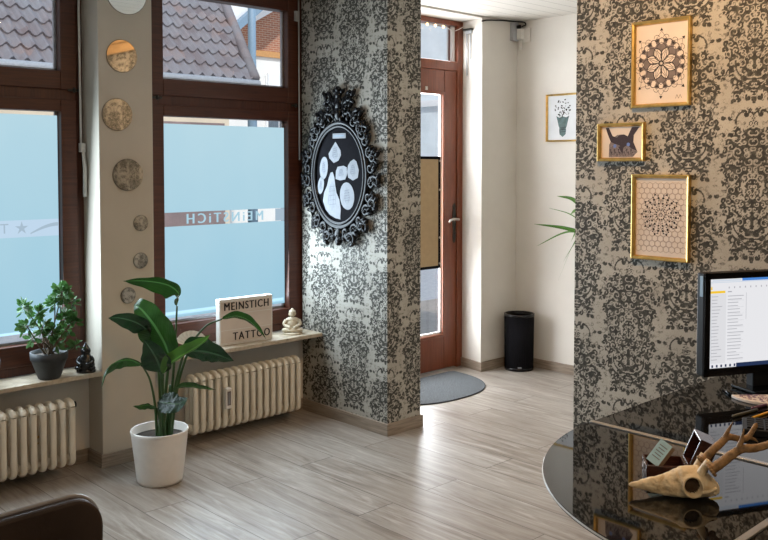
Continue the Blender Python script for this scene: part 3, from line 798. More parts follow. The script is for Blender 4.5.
stencil(3.957, 1.337, [(-.012, .138), (.006, .142), (.022, .11), (.03, .06), (.04, .02), (.066, -.02), (.078, -.075), (.074, -.135), (.03, -.13), (-.02, -.112), (-.06, -.08), (-.084, -.03), (-.072, .02), (-.045, .06), (-.03, .105)], 'largest white stencil, tall pear shape at bottom of the black board')
stencil(3.875, 1.474, [(-.05, -.036), (-.01, -.044), (.036, -.038), (.052, -.01), (.05, .032), (.02, .042), (-.03, .036), (-.046, .01)], 'rounded square white stencil in the middle of the black board')
stencil(3.772, 1.491, [(-.05, -.01), (-.04, -.044), (0, -.060), (.042, -.044), (.052, 0), (.03, .05), (.008, .062), (-.02, .05), (-.042, .026)], 'round white stencil at upper right of the black board')
stencil(3.823, 1.340, E_(.125, .16, .15), 'broad oval white stencil at lower right of the black board')
lb = MB().prism([op(-.058, .213, .0115), op(.058, .213, .0115), op(.058, .243, .0115), op(-.058, .243, .0115)], (-.0012, 0, 0)).build('paper_label', 'paper_white', None, op(0, .228, .0115))
tag(lb, 'small white paper strip at the top of the black oval board', 'label')
MB().box(XP - .0262, XP - .0258, OC.y - .045, OC.y + .045, OC.z + .225, OC.z + .231).build('print_line', 'blue_grey_paint', lb)

# ------------------------------------------------------------------ FRAMED PICTURES
class Draw:
    """flat line drawing on a picture plane: (a right, b up)"""
    def __init__(s, mapf): s.map = mapf; s.mb = MB()
    def line(s, pts, w, closed=False, off=.0):
        if closed: pts = list(pts) + [pts[0]]
        for (x0, y0), (x1, y1) in zip(pts[:-1], pts[1:]):
            L = math.hypot(x1 - x0, y1 - y0)
            if L < 1e-7: continue
            nx, ny = -(y1 - y0) / L * w / 2, (x1 - x0) / L * w / 2
            ex_, ey_ = (x1 - x0) / L * w * .3, (y1 - y0) / L * w * .3
            s.mb.poly([s.map(x0 + nx - ex_, y0 + ny - ey_, off), s.map(x0 - nx - ex_, y0 - ny - ey_, off), s.map(x1 - nx + ex_, y1 - ny + ey_, off), s.map(x1 + nx + ex_, y1 + ny + ey_, off)])
    def fill(s, pts, off=.0): s.mb.poly([s.map(a, b, off) for a, b in pts])
    def disc(s, a, b, r, off=.0, n=12): s.fill([(a + r * math.cos(2 * PI * k / n), b + r * math.sin(2 * PI * k / n)) for k in range(n)], off)
def picture(name, label, xw, y0, y1, z0, z1, fw, paper, group=None, gold='gold', depth=.018):
    """frame on a wall at x = xw facing -x; y0 > y1"""
    yc, zc = (y0 + y1) / 2, (z0 + z1) / 2
    r = thing(name, label, 'picture', (xw, yc, zc), group)
    mp = lambda a, b, off=0.: Vector((xw - .006 - off, yc - a, zc + b))
    W, Hh = (y0 - y1) / 2, (z1 - z0) / 2
    m = MB(); prof = [(0., 0.), (0., depth), (.25 * fw, depth * 1.12), (.7 * fw, depth * .9), (fw, depth * .45), (fw, 0.)]
    loops = []
    for ins, hgt in prof: loops.append([Vector((xw - .001 - hgt, yc - sa * (W - ins), zc + sb_ * (Hh - ins))) for sa, sb_ in ((-1, -1), (1, -1), (1, 1), (-1, 1))])
    for i in range(4):
        j = (i + 1) % 4
        for a, b in zip(loops[:-1], loops[1:]): m.add([a[i], a[j], b[j], b[i]], [(0, 1, 2, 3)])
    m.build('frame', gold, r)
    pw, ph = W - fw + .002, Hh - fw + .002
    MB().poly([mp(-pw, -ph), mp(pw, -ph), mp(pw, ph), mp(-pw, ph)]).build('print', paper, r)
    return r, mp, pw, ph
polar = lambda r, t: (r * math.cos(t), r * math.sin(t))
def petal(t, r0, r1, w, n=9):
    L = []
    for k in range(n): q = k / (n - 1); L.append((r0 + (r1 - r0) * q, w * math.sin(PI * q ** 1.15) ** .8))
    pts = L + [(a, -b) for a, b in reversed(L[1:-1])]
    return [(a * math.cos(t) - b * math.sin(t), a * math.sin(t) + b * math.cos(t)) for a, b in pts]

# large flower mandala
pc, mp, pw, ph = picture('framed_print', 'gold framed ink mandala with eight petal flower, highest on the right wall', XP - .002, 1.990, 1.725, 1.762, 2.124, .016, 'paper')
mp0 = mp; mp = lambda a, b, off=0.: mp0(a * 1.13, b * 1.13, off)
gd = Draw(mp)
for k in range(8): gd.fill(petal(2 * PI * k / 8, .03, .082, .026), .0003)
for k in range(16): gd.disc(*polar(.083, 2 * PI * (k + .5) / 16), .011, .0004)
gd.mb.build('grey_shading', 'ink_mid', pc)
wd = Draw(mp)
for k in range(8): wd.fill(petal(2 * PI * (k + .5) / 8, .006, .062, .0155), .0006)
for k in range(16): wd.disc(*polar(.080, 2 * PI * k / 16), .0085, .0006)
wd.mb.build('bare_petals', 'paper', pc)
dr = Draw(mp)
for k in range(8):
    t0 = 2 * PI * (k + .5) / 8
    dr.line(petal(t0, .006, .062, .0155), .0030, True, .0008); dr.line([polar(.008, t0), polar(.05, t0)], .0015, False, .0008)
    t1 = 2 * PI * k / 8; dr.line(petal(t1, .03, .078, .019), .0018, True, .0008)
    tip = .118; dr.line([polar(.088, t1 - .30), polar(tip, t1), polar(.088, t1 + .30)], .0012, False, .0008)
    c = polar(.124, t0 if k % 2 else t1); 
    dr.fill([polar(.131, t1), polar(.120, t1 - .055), polar(.120, t1 + .055)], .0008)
for k in range(16):
    t0 = 2 * PI * k / 16
    arc_ = [(polar(.080, t0)[0] + .0135 * math.cos(t0 + s2), polar(.080, t0)[1] + .0135 * math.sin(t0 + s2)) for s2 in [-1.7 + 3.4 * j / 8 for j in range(9)]]
    dr.line(arc_, .0026, False, .0009); dr.disc(*polar(.086, t0 + PI / 16), .0035, .0009)
    a2 = [(polar(.096, t0 + PI / 16)[0] + .011 * math.cos(t0 + PI / 16 + s2), polar(.096, t0 + PI / 16)[1] + .011 * math.sin(t0 + PI / 16 + s2)) for s2 in [-1.5 + 3. * j / 6 for j in range(7)]]
    dr.line(a2, .0016, False, .0009)
dr.mb.build('ink_drawing', 'ink', pc)
dr = Draw(mp)
dr.line([(.058, -.132), (.064, -.118), (.07, -.132), (.076, -.118), (.082, -.13)], .0012, False, .0008)
dr.mb.build('signature', 'ink', pc)

# owl
pc, mp, pw, ph = picture('framed_print', 'small gold framed owl portrait, lowest left between the two mandalas', XP - .002, 2.155, 1.927, 1.536, 1.701, .016, 'paper')
dr = Draw(mp)
dr.fill([(-.062, -.064), (-.060, -.01), (-.045, .018), (-.02, .032), (.012, .034), (.038, .022), (.058, -.002), (.070, -.03), (.078, -.042), (.055, -.064)], .0003)
dr.mb.build('grey_plumage', 'owl_grey', pc)
dr = Draw(mp)
dr.fill([(-.078, .064), (-.062, .064), (-.044, .028), (-.022, .02), (-.012, .03), (.012, .033), (.03, .024), (.05, .064), (.086, .064), (.06, .03), (.058, .0), (.076, -.038), (.05, -.028), (.028, -.012), (.006, -.026), (-.012, -.012), (-.034, -.006), (-.052, .002), (-.068, .036)], .0006)
dr.fill([(-.014, -.02), (.004, -.05), (.012, -.022), (.004, -.014)], .0008)
for k in range(18): 
    a = -.058 + k * .0068; dr.fill([(a, -.03 - .012 * (k % 3)), (a + .004, -.05 - .010 * (k % 2)), (a + .006, -.028 - .012 * (k % 3))], .0007)
dr.mb.build('dark_plumage', 'owl_dark', pc)
for a_, b_ in ((-.032, -.016), (.034, -.010)):
    dr = Draw(mp); dr.disc(a_, b_, .008, .0010); dr.mb.build('eye', 'owl_blue', pc)

# honeycomb mandala
pc, mp, pw, ph = picture('framed_print', 'gold framed dotted mandala on honeycomb paper, beside the monitor', XP - .002, 1.983, 1.720, 1.120, 1.480, .016, 'paper')
hx = Draw(mp); R_ = .0148
for i in range(-9, 10):
    for j in range(-12, 13):
        a, b = i * R_ * math.sqrt(3) + (j % 2) * R_ * math.sqrt(3) / 2, j * R_ * 1.5
        if abs(a) > pw - R_ or abs(b) > ph - R_: continue
        hx.line([(a + R_ * .93 * math.cos(PI / 6 + k * PI / 3), b + R_ * .93 * math.sin(PI / 6 + k * PI / 3)) for k in range(6)], .0022, True, .0003)
hx.mb.build('honeycomb', 'ink_light', pc)
dr = Draw(mp)
oc_ = lambda p_: (p_[0], p_[1] + .012)
for n_, r_, s_, ww in ((6, .007, .0028, 0), (14, .020, .0038, 0), (14, .027, .0026, 0), (16, .036, .0030, 0), (16, .047, .0050, 0), (20, .058, .0034, 0), (20, .069, .0058, 0), (20, .080, .0032, 0)):
    for k in range(n_):
        t0 = 2 * PI * (k + .5 * (n_ % 4 == 0)) / n_
        dr.fill([oc_(polar(r_ - s_, t0)), oc_(polar(r_ + s_ * .3, t0 - s_ / r_)), oc_(polar(r_ + s_, t0)), oc_(polar(r_ + s_ * .3, t0 + s_ / r_))], .0006)
for k in range(10):
    t0 = 2 * PI * k / 10
    dr.line([oc_(polar(.05 + .036 * math.sin(PI * q / 10), t0 + .31 * (q / 5 - 1))) for q in range(11)], .0014, False, .0006)
    dr.fill([oc_(polar(.094, t0)), oc_(polar(.084, t0 - .07)), oc_(polar(.084, t0 + .07))], .0006)
dr.mb.build('ink_drawing', 'ink', pc)

# alcove picture
pc, mp, pw, ph = picture('framed_print', 'slim gold framed vase of dots drawing on the white alcove wall', 5.348, 3.857, 3.575, 1.690, 2.036, .013, 'paper_cool')
dr = Draw(mp); rng = random.Random(5)
dr.fill([(-.055, .012), (-.045, -.02), (-.035, -.06), (-.028, -.075), (-.03, -.09), (-.026, -.12), (0, -.14), (.026, -.12), (.03, -.09), (.028, -.075), (.035, -.06), (.045, -.02), (.055, .012), (.03, .0), (0, .008), (-.03, 0)], .0003)
dr.mb.build('vase_drawing', 'ink_teal', pc)
dr = Draw(mp)
for k in range(60):
    rr, tt = .068 * math.sqrt(rng.random()), rng.random() * 2 * PI; dr.disc(rr * math.cos(tt), .07 + rr * .95 * math.sin(tt), rng.uniform(.003, .0065), .0005, 7)
for k in range(-2, 3): dr.line([(k * .009, -.075 - .012 * (2 - abs(k))), (k * .012, .0)], .002, False, .0005)
for z_ in (-.075, -.088, -.104): dr.line([(-.028, z_), (.028, z_ + .003)], .003, False, .0005)
dr.line([(-.055, .012), (-.03, .0), (0, .008), (.03, 0), (.055, .012), (.045, -.02), (.035, -.06), (.028, -.075)], .002, False, .0005)
dr.mb.build('ink_drawing', 'ink', pc)

# ------------------------------------------------------------------ POTTED BIRD OF PARADISE on the floor
PB = Vector((2.100, 3.760, 0))
pt = thing('potted_plant', 'tall broad-leaved plant in a white tapered pot on the floor before the pier', 'plant', PB)
MB().lathe([(.088, 0), (.105, .004), (.109, .02), (.134, .235), (.137, .25), (.134, .256), (.129, .252), (.125, .21), (.115, .205)], PB, 48).build('pot', 'white_pot', pt)
MB().lathe([(.0, .222), (.06, .221), (.127, .216), (.10, .19)], PB, 32).build('soil', 'soil', pt)
PD = 2.085 * FX + 3.775 * FY                                  # forward depth of the plant
def W(u, v, dd=0.): return at_d(u, v, (PD + dd) / CT)
def leaf(mid, wid, side, mat, fold=.25, n=9, name='leaf', droop=0., m=4):
    """blade along a midrib; wid: full width profile peak; side: blade direction; fold lifts the edges"""
    c = catmull(mid, n); N = len(c); mb = MB(); side = Vector(side).normalized(); uvs = []
    for i, p in enumerate(c):
        q = i / (N - 1)
        wv = wid / 2 * (math.sin(PI * min(1, q * 1.02) ** .75) ** .75 if 0 < q < 1 else 0.) + .0008
        d_ = (c[min(i + 1, N - 1)] - c[max(i - 1, 0)]).normalized()
        s_ = (side - d_ * side.dot(d_)).normalized(); nn = s_.cross(d_)
        for k in range(-m, m + 1):
            e_ = k / m
            rip = .06 * wv * math.sin(q * 24 + e_ * 2)
            mb.v.append(p + s_ * wv * e_ + nn * (fold * wv * abs(e_) ** 1.3 + rip * abs(e_)) - UP * droop * abs(e_) * wv); uvs.append((q, .5 + e_ / 2))
    w_ = 2 * m + 1
    for i in range(N - 1):
        for k in range(w_ - 1): mb.f.append((i * w_ + k, i * w_ + k + 1, (i + 1) * w_ + k + 1, (i + 1) * w_ + k)); mb.sm.append(True)
    return mb, uvs
def put_leaf(parent, mat, mid, wid, side, fold=.25, droop=0., name='leaf'):
    mb, uvs = leaf(mid, wid, side, mat, fold, droop=droop)
    o = mb.build(name, mat, parent); me = o.data
    ul = me.uv_layers.new(name='UVMap')
    for lp in me.loops: ul.data[lp.index].uv = uvs[lp.vertex_index]
    return o
def S(r_, u_, t_): return RIGHT * r_ + UP * u_ - FWD * t_         # image-right, up, towards the camera
LV = [ # midrib pixels with depth offsets, width, blade side, material, fold
 ([(177, 306, .0), (179, 294, .0), (168, 285, -.01), (147, 281, -.03), (123, 281, -.05)], .13, S(.25, .75, .6), 'leaf_mid', .35),
 ([(170, 358, -.02), (163, 340, -.03), (152, 322, -.03), (141, 309, -.02), (134, 305, .0)], .19, S(.80, .52, .30), 'leaf_mid', .18),
 ([(154, 345, .0), (147, 330, -.02), (135, 322, -.05), (120, 318, -.09), (108, 318, -.12)], .10, S(-.15, .85, .5), 'leaf_dark', .25),
 ([(161, 372, -.05), (158, 362, -.07), (152, 351, -.08), (144, 340, -.07)], .155, S(.85, .45, .3), 'leaf_dark', .25),
 ([(142, 365, -.02), (130, 360, -.06), (116, 362, -.10), (105, 372, -.13), (101, 389, -.15)], .085, S(.25, .65, .7), 'leaf_mid', .4),
 ([(163, 374, -.06), (172, 362, -.09), (188, 352, -.12), (202, 343, -.14), (210, 335, -.15)], .085, S(-.30, .55, .78), 'leaf_bright', .5),
 ([(184, 353, -.04), (198, 351, -.07), (215, 354, -.10), (234, 361, -.13)], .15, S(.05, .85, .5), 'leaf_dark', .2),
 ([(222, 319, .02), (236, 316, .0), (248, 320, -.02), (258, 329, -.03), (266, 339, -.04)], .050, S(.25, .75, .6), 'leaf_mid', .35),
 ([(158, 402, -.10), (168, 403, -.13), (179, 404, -.15), (188, 398, -.16)], .100, S(.15, -.75, .65), 'leaf_dark', .15),
 ([(176, 388, -.08), (188, 386, -.10), (202, 388, -.12), (216, 390, -.13)], .045, S(.1, .7, .7), 'leaf_mid', .3),
 ([(157, 408, -.08), (148, 405, -.09), (140, 406, -.11), (133, 406, -.12)], .050, S(.1, .7, .7), 'leaf_mid', .3)]
for mid, wid, side, mat, fold in LV:
    put_leaf(pt, mat, [W(*p) for p in mid], wid, side, fold)
STEM = [([(167, 436, 0), (171, 400, .01), (175, 350, .0), (177, 306, .0)], .0055), ([(163, 436, 0), (165, 400, -.01), (168, 370, -.02), (170, 356, -.02)], .0065),
        ([(160, 436, 0), (160, 400, .0), (158, 365, .0), (154, 345, .0)], .005), ([(162, 438, -.02), (163, 405, -.04), (161, 372, -.05)], .0065),
        ([(157, 436, -.01), (155, 405, -.01), (150, 380, -.01), (142, 365, -.02)], .005), ([(165, 438, -.02), (163, 405, -.05), (163, 374, -.06)], .006),
        ([(169, 437, 0), (173, 400, -.02), (179, 370, -.03), (184, 353, -.04)], .006), ([(171, 436, 0), (178, 385, .01), (190, 348, .02), (205, 327, .02), (222, 319, .02)], .005),
        ([(161, 438, -.03), (160, 418, -.07), (158, 402, -.10)], .005), ([(170, 437, -.01), (172, 408, -.05), (176, 388, -.08)], .004), ([(159, 438, -.03), (159, 420, -.06), (157, 408, -.08)], .004),
        ([(166, 438, .02), (168, 415, .02), (170, 385, .02)], .007), ([(164, 438, .02), (163, 412, .03), (161, 390, .02)], .007)]
for pts, r_ in STEM:
    c = catmull([W(*p) for p in pts], 6); N = len(c)
    MB().tube(c, [r_ * 1.5 - r_ * .7 * i / (N - 1) for i in range(N)], 8).build('stem', 'stem_green', pt)

# ------------------------------------------------------------------ SILL, LEFT WINDOW
def bushy(loc, label, rtop, rbase, h, clusters, seed):
    r = thing('potted_plant', label, 'plant', loc)
    MB().lathe([(rbase * .9, 0), (rbase, .004), (rtop * .93, h * .70), (rtop * .98, h * .72), (rtop, h), (rtop * .93, h), (rtop * .88, h * .8), (rtop * .6, h * .78)], loc, 36).build('pot', 'terracotta_dark', r)
    MB().lathe([(0, h * .9), (rtop * .9, h * .86), (rtop * .8, h * .7)], loc, 24).build('soil', 'soil', r)
    rng = random.Random(seed); st_ = MB(); lf = MB()
    for c, rad, n in clusters:
        c = Vector(c); n = int(n * 1.9); b0 = Vector(loc) + Vector((rng.uniform(-.02, .02), rng.uniform(-.02, .02), h * .85))
        st_.tube(catmull([b0, b0.lerp(c, .5) + Vector((rng.uniform(-.012, .012), 0, .012)), c], 5), [.0045] * 5 + [.003] * 5 + [.002], 6)
        for k in range(n):
            d_ = Vector((rng.gauss(0, 1), rng.gauss(0, 1), rng.gauss(.15, .9))).normalized()
            a = c + d_ * rad * rng.uniform(.15, .55); L = rng.uniform(.026, .044); w_ = L * rng.uniform(.42, .6)
            dirn = (d_ + Vector((rng.gauss(0, .4), rng.gauss(0, .4), rng.gauss(.2, .4)))).normalized()
            sd = dirn.orthogonal().normalized(); sd = Matrix.Rotation(rng.uniform(0, 2 * PI), 3, dirn) @ sd; nn = dirn.cross(sd)
            ring = [a, a + dirn * L * .25 + sd * w_ * .38, a + dirn * L * .6 + sd * w_ * .5, a + dirn * L * .88 + sd * w_ * .25, a + dirn * L, a + dirn * L * .88 - sd * w_ * .25, a + dirn * L * .6 - sd * w_ * .5, a + dirn * L * .25 - sd * w_ * .38]
            mid_ = a + dirn * L * .55 - nn * w_ * .12
            lf.add(ring + [mid_], [(i, (i + 1) % 8, 8) for i in range(8)], True)
            if k % 4 == 0: st_.tube([c, a + dirn * .004], .0012, 4)
    st_.build('stems', 'bark', r); lf.build('foliage', 'bush_leaf', r)
    return r
P1 = Vector((1.735, 4.160, .490))
cl = []
for u, v, rad, n, y in ((62, 294, .062, 42, 4.13), (55, 303, .05, 22, 4.15), (72, 302, .04, 14, 4.12), (24, 308, .045, 20, 4.14), (38, 313, .045, 20, 4.18), (27, 326, .05, 20, 4.12), (42, 327, .055, 26, 4.15), (52, 333, .05, 22, 4.12), (66, 318, .05, 24, 4.13), (74, 321, .035, 10, 4.10), (56, 344, .035, 12, 4.10), (66, 330, .04, 14, 4.15), (76, 346, .028, 10, 4.10), (33, 338, .03, 8, 4.14)):
    cl.append((at_y(u, v, y), rad, n))
bushy(P1, 'small bushy green plant in a dark clay pot, whole on the left sill', .088, .052, .130, cl, 4)
P2 = Vector((1.425, 4.185, .490))
bushy(P2, 'dark clay plant pot cut by the left photo edge on the sill', .085, .052, .125, [((1.36, 4.18, .70), .045, 22), ((1.30, 4.17, .76), .05, 24), ((1.38, 4.20, .67), .03, 10)], 9)
fg = Vector((1.918, 4.155, .490))
fm = MB()
fm.lathe([(.0, 0), (.046, 0), (.047, .010), (.040, .016), (.042, .024), (.043, .040), (.036, .060), (.030, .078), (.022, .088), (.020, .094), (.024, .104), (.022, .116), (.014, .128), (.006, .142), (0, .150)], fg, 24, 1., .8, -.6)
for s_ in (-1, 1):
    fm.tube(catmull([fg + RIGHT * .026 * s_ + UP * .078, fg + RIGHT * .038 * s_ + UP * .055 - FWD * .012, fg + RIGHT * .012 * s_ + UP * .042 - FWD * .034], 5), .009, 8)
    fm.ell(fg + RIGHT * .03 * s_ + UP * .024 - FWD * .014, RIGHT * .022, FWD * .02, UP * .012)
fm.ell(fg + UP * .108 - FWD * .020, RIGHT * .006, FWD * .006, UP * .007)
tag(fm.build('figurine', 'obsidian', None, fg), 'small black seated figurine at the right end of the left sill', 'figurine')

# ------------------------------------------------------------------ SILL, RIGHT WINDOW
LBx = (2.697, 4.152, .505); a = Vector((2.697, 4.152, 0)); b_ = Vector((3.046, 4.130, 0)); dx = (b_ - a); Lw = dx.length; dx.normalize(); dn = Vector((dx.y, -dx.x, 0))
LH = .262
lc = (a + b_) / 2 - dn * .022 + Vector((0, 0, .505 + LH / 2))
lbx = thing('light_box', 'white cinema light box lettered in black on the right sill', 'light box', lc - Vector((0, 0, LH / 2)))
lbx.rotation_euler = (0, 0, 0)
MB().obox(lc, dx * Lw / 2, dn * .022, UP * LH / 2).build('case', 'white_plastic', lbx, bevel=.004)
MB().obox(lc + dn * .0225, dx * (Lw / 2 - .008), dn * .0006, UP * (LH / 2 - .010)).build('front_panel', 'paper', lbx)
rails = MB()
for z_ in (-.045, .045, -.117, .117): rails.obox(lc + dn * .0238 + UP * z_, dx * (Lw / 2 - .008), dn * .0008, UP * .0018)
rails.build('letter_rail', 'white_plastic', lbx)
base_ = Matrix(((dx.x, 0, dn.x, 0), (dx.y, 0, dn.y, 0), (0, 1, 0, 0), (0, 0, 0, 1)))
def letters(body, size, a_, z_, sp):
    pos = lc + dn * .0245 + dx * a_ + UP * z_ - lbx.location
    return text_mesh(body, size, 'lettering', 'ink', lbx, Matrix.Translation(pos) @ base_ @ Matrix.Diagonal((.92, 1.12, 1, 1)), .0005, sp, .0017)
letters('MEINSTICH', .056, .0, .086, 1.18); letters('TATTOO', .056, .032, -.086, 1.26)
# sitting buddha
bp = Vector((3.225, 4.175, .505)); bm = MB()
bdir = (-FWD * .9 + RIGHT * .1).normalized(); bs = Vector((-bdir.y, bdir.x, 0))
def be(r_, f_, z_, ar, af, az): bm.ell(bp + bs * r_ + bdir * f_ + UP * z_, bs * ar, bdir * af, UP * az, 16, 10)
bm.lathe([(0, 0), (.056, 0), (.058, .006), (.05, .012), (0, .012)], bp, 28)
be(0, .004, .024, .060, .040, .016); be(.034, .012, .026, .030, .026, .014); be(-.034, .012, .026, .030, .026, .014); be(0, .026, .030, .026, .016, .010)
be(0, -.006, .058, .035, .024, .038); be(0, -.006, .084, .041, .021, .017); be(0, -.004, .102, .011, .011, .014)
be(0, 0, .122, .0195, .020, .022); be(0, -.003, .132, .0205, .021, .015); be(0, -.003, .147, .009, .009, .007); be(0, .018, .120, .003, .004, .005)
for s_ in (-1, 1):
    bm.tube(catmull([bp + bs * .036 * s_ - bdir * .004 + UP * .084, bp + bs * .046 * s_ + bdir * .002 + UP * .056, bp + bs * .010 * s_ + bdir * .036 + UP * .040], 6), [.012] * 6 + [.010] * 6 + [.009], 10)
    be(s_ * .020, -.001, .119, .003, .005, .009)
tag(bm.build('buddha_figurine', 'ivory_stone', None, bp), 'small cream sitting buddha figurine at the right end of the right sill', 'figurine')
# scallop shell
sp0 = at_z(192, 348, .505); sp0.y = 4.20; sp0.x = 2.555
sm_ = MB(); nu, nv = 40, 8; vs = []; fs = []
for j in range(nv + 1):
    q = j / nv
    for i in range(nu + 1):
        t_ = -1.25 + 2.5 * i / nu; rr = .098 * q * (1 - .06 * t_ * t_)
        rib = .0035 * q * math.cos(i * PI / 2)
        out = .028 * math.sin(PI * q * .62) + rib
        vs.append(sp0 + RIGHT * rr * math.sin(t_) * 1.05 + UP * (.012 + rr * (math.cos(t_) * .9 + .08)) - FWD * out)
for j in range(nv):
    for i in range(nu): k = j * (nu + 1) + i; fs.append((k, k + 1, k + nu + 2, k + nu + 1))
sm_.add(vs, fs, True)
sm_.ell(sp0 + UP * .012, RIGHT * .022, FWD * .010, UP * .012)
tag(sm_.build('seashell', 'shell_white', None, sp0), 'white ribbed scallop seashell on the right sill behind the tall plant', 'shell')

# ------------------------------------------------------------------ ENTRANCE: mat, bin, wall box, spiky plant
mm = []; mc = Vector((4.28, 4.285, 0))
for k in range(33):
    t_ = PI + PI * k / 32; ex_ = 2.5
    ca, sa = math.cos(t_), math.sin(t_)
    mm.append((mc.x + .505 * math.copysign(abs(ca) ** (2 / ex_), ca), mc.y + .545 * math.copysign(abs(sa) ** (2 / ex_), sa)))
mm[0] = (mm[0][0], mc.y - .02); mm[-1] = (mm[-1][0], mc.y - .02)
mm += [(mc.x + .47, mc.y), (mc.x - .47, mc.y)]
mat_ = thing('doormat', 'grey felt half-round doormat on the floor at the front door', 'doormat', mc)
MB().prism([(x, y, .0005) for x, y in mm], (0, 0, .007)).build('felt', 'mat_felt', mat_)
el = MB(); ring = [(x, y, .004) for x, y in mm]; el.tube(ring + [ring[0]], .0045, 6, False); el.build('edging', 'mat_edge', mat_)

bc = Vector((5.215, 4.000, 0))
bn = thing('waste_bin', 'round black wire-mesh waste bin in the alcove corner', 'bin', bc)
MB().lathe([(.100, .003), (.104, .015), (.108, .405), (.105, .405), (.101, .02), (0, .018)], bc, 40).build('mesh_body', 'black_matte', bn)
MB().lathe([(.106, .398), (.112, .398), (.112, .418), (.104, .418), (.104, .398)], bc, 40).build('rim', 'black_gloss', bn)
MB().lathe([(0, 0), (.108, 0), (.109, .022), (.103, .022)], bc, 40).build('base_ring', 'black_gloss', bn)
wr = MB()
for k in range(36):
    a_ = 2 * PI * k / 36; wr.tube([bc + Vector((.1055 * math.cos(a_), .1055 * math.sin(a_), .02)), bc + Vector((.1092 * math.cos(a_), .1092 * math.sin(a_), .40))], .0012, 4)
wr.build('mesh_wires', 'black_gloss', bn)
MB().obox(bc + Vector((-.083, -.070, .030)), Vector((.009, -.0105, 0)), Vector((.0006, .0005, 0)), UP * .005).build('sticker', 'paper_white', bn)

jb = thing('junction_box', 'grey wall box with white adapter plugged in, high in the alcove corner', 'junction box', (5.30, YF, 2.52))  # junction box on the alcove wall, adapter plugged in
MB().box(5.262, 5.332, YF - .032, YF, 2.452, 2.588).build('housing', 'grey_plastic', jb, bevel=.004)
MB().box(5.335, 5.349, YF - .13, YF - .03, 2.44, 2.545).box(5.30, 5.345, YF - .075, YF - .033, 2.46, 2.54).build('adapter', 'white_plastic', jb, bevel=.003)
MB().tube([(5.322, YF - .055, 2.385), (5.322, YF - .055, 2.452)], [.010, .013], 10).build('aerial', 'white_plastic', jb)
MB().tube([(5.312, YF - .033, 2.556), (5.312, YF - .060, 2.556)], .014, 12).build('plug', 'black_plastic', jb)
cb = thing('black_cable', 'black cable running along the top of the alcove wall to the grey box', 'cable', (5.1, YF - .01, 2.57))
MB().tube(catmull([(4.925, YF - .012, 2.560), (4.99, YF - .008, 2.574), (5.10, YF - .008, 2.586), (5.2, YF - .008, 2.5942), (5.25, YF - .02, 2.5945), (5.30, YF - .040, 2.5945), (5.344, YF - .07, 2.590), (5.342, YF - .085, 2.570), (5.312, YF - .076, 2.556)], 6), .0055, 8).build('cord', 'black_plastic', cb)

def spiky(loc):
    r = thing('potted_plant', 'spiky plant with thin arching leaves poking out behind the right wall', 'plant', loc)
    MB().lathe([(.07, 0), (.075, .01), (.098, .28), (.102, .29), (.095, .29), (.09, .26), (.0, .255)], loc, 32).build('pot', 'terracotta_dark', r)
    MB().tube(catmull([loc + UP * .26, loc + Vector((.01, .01, .6)), loc + UP * 1.02], 6), .022, 10).build('trunk', 'bark', r)
    top = loc + UP * 1.05; rng = random.Random(2)
    def fw(pts, w_): put_leaf(r, 'leaf_bright', pts, w_ * 1.25, S(.15, .75, .6), .3)
    tg = [((557, 196), .03, 4.85, .10), ((534, 224), .024, 4.85, .02), ((537, 246), .010, 4.95, .06), ((563, 262), .028, 4.80, .08), ((558, 281), .012, 4.9, .13), ((549, 208), .006, 4.9, .05)]
    for (u, v), w_, x_, bow in tg:
        tip = at_x(u, v, x_); m_ = top.lerp(tip, .55) + UP * bow
        fw([top, top.lerp(m_, .5) + UP * bow * .4, m_, tip], w_)
    for k in range(16):
        a_ = rng.uniform(-2.6, 1.0); L = rng.uniform(.28, .42); d_ = Vector((math.cos(a_), math.sin(a_), 0)); h_ = rng.uniform(-.15, .35)
        fw([top, top + d_ * L * .4 + UP * (h_ * .5 + .08), top + d_ * L * .75 + UP * (h_ * .8 + .06), top + d_ * L + UP * h_], .024)
spiky(Vector((4.90, 3.16, 0)))

# ------------------------------------------------------------------ DESK: black glass counter with rounded corner
ZD = .745
DY, SX, SY = 1.463, 2.262, .778
dk = thing('desk', 'black glass reception counter with a rounded corner and metal seams', 'desk', (2.5, 1.0, 0))
arcp = [(SX - .718 * math.sin(PI / 2 * k / 36), SY + .685 * math.cos(PI / 2 * k / 36)) for k in range(37)]
def slab(pts, name):
    o = MB().prism([(x, y, ZD - .010) for x, y in pts], (0, 0, .010)).build(name, 'black_glass', dk); return o
slab([(SX, SY)] + [(x, y) for x, y in arcp[::-1]][::-1], 'corner_glass')
slab([(SX, SY), (XP - .004, SY), (XP - .004, DY), (SX, DY)], 'side_glass')
slab([(SX - .735, -.45), (SX, -.45), (SX, SY), (SX - .735, SY)], 'front_glass')
ed = MB(); ed.tube([(x, y, ZD - .005) for x, y in arcp], .0026, 6); ed.build('polished_edge', 'glass_edge', dk)
MB().box(SX - .009, SX + .009, SY, DY + .001, ZD - .003, ZD + .004).build('metal_seam', 'alu', dk, bevel=.0015)
MB().box(SX - .735, SX, SY - .009, SY + .009, ZD - .003, ZD + .004).build('metal_seam', 'alu', dk, bevel=.0015)
inner = [(SX + (x - SX) * .62, SY + (y - SY) * .62) for x, y in arcp]
bdy = MB(); bdy.prism([(x, y, .0) for x, y in inner] + [(x, y, 0) for x, y in [(SX + (x - SX) * .59, SY + (y - SY) * .59) for x, y in arcp[::-1]]], (0, 0, ZD - .012)); bdy.build('curved_front', 'black_plastic', dk)
MB().box(SX, XP - .016, SY + .685 * .59, SY + .685 * .62, 0, ZD - .012).box(SX - .728 * .62, SX - .728 * .59, -.45, SY, 0, ZD - .012).build('front_panel', 'black_plastic', dk)

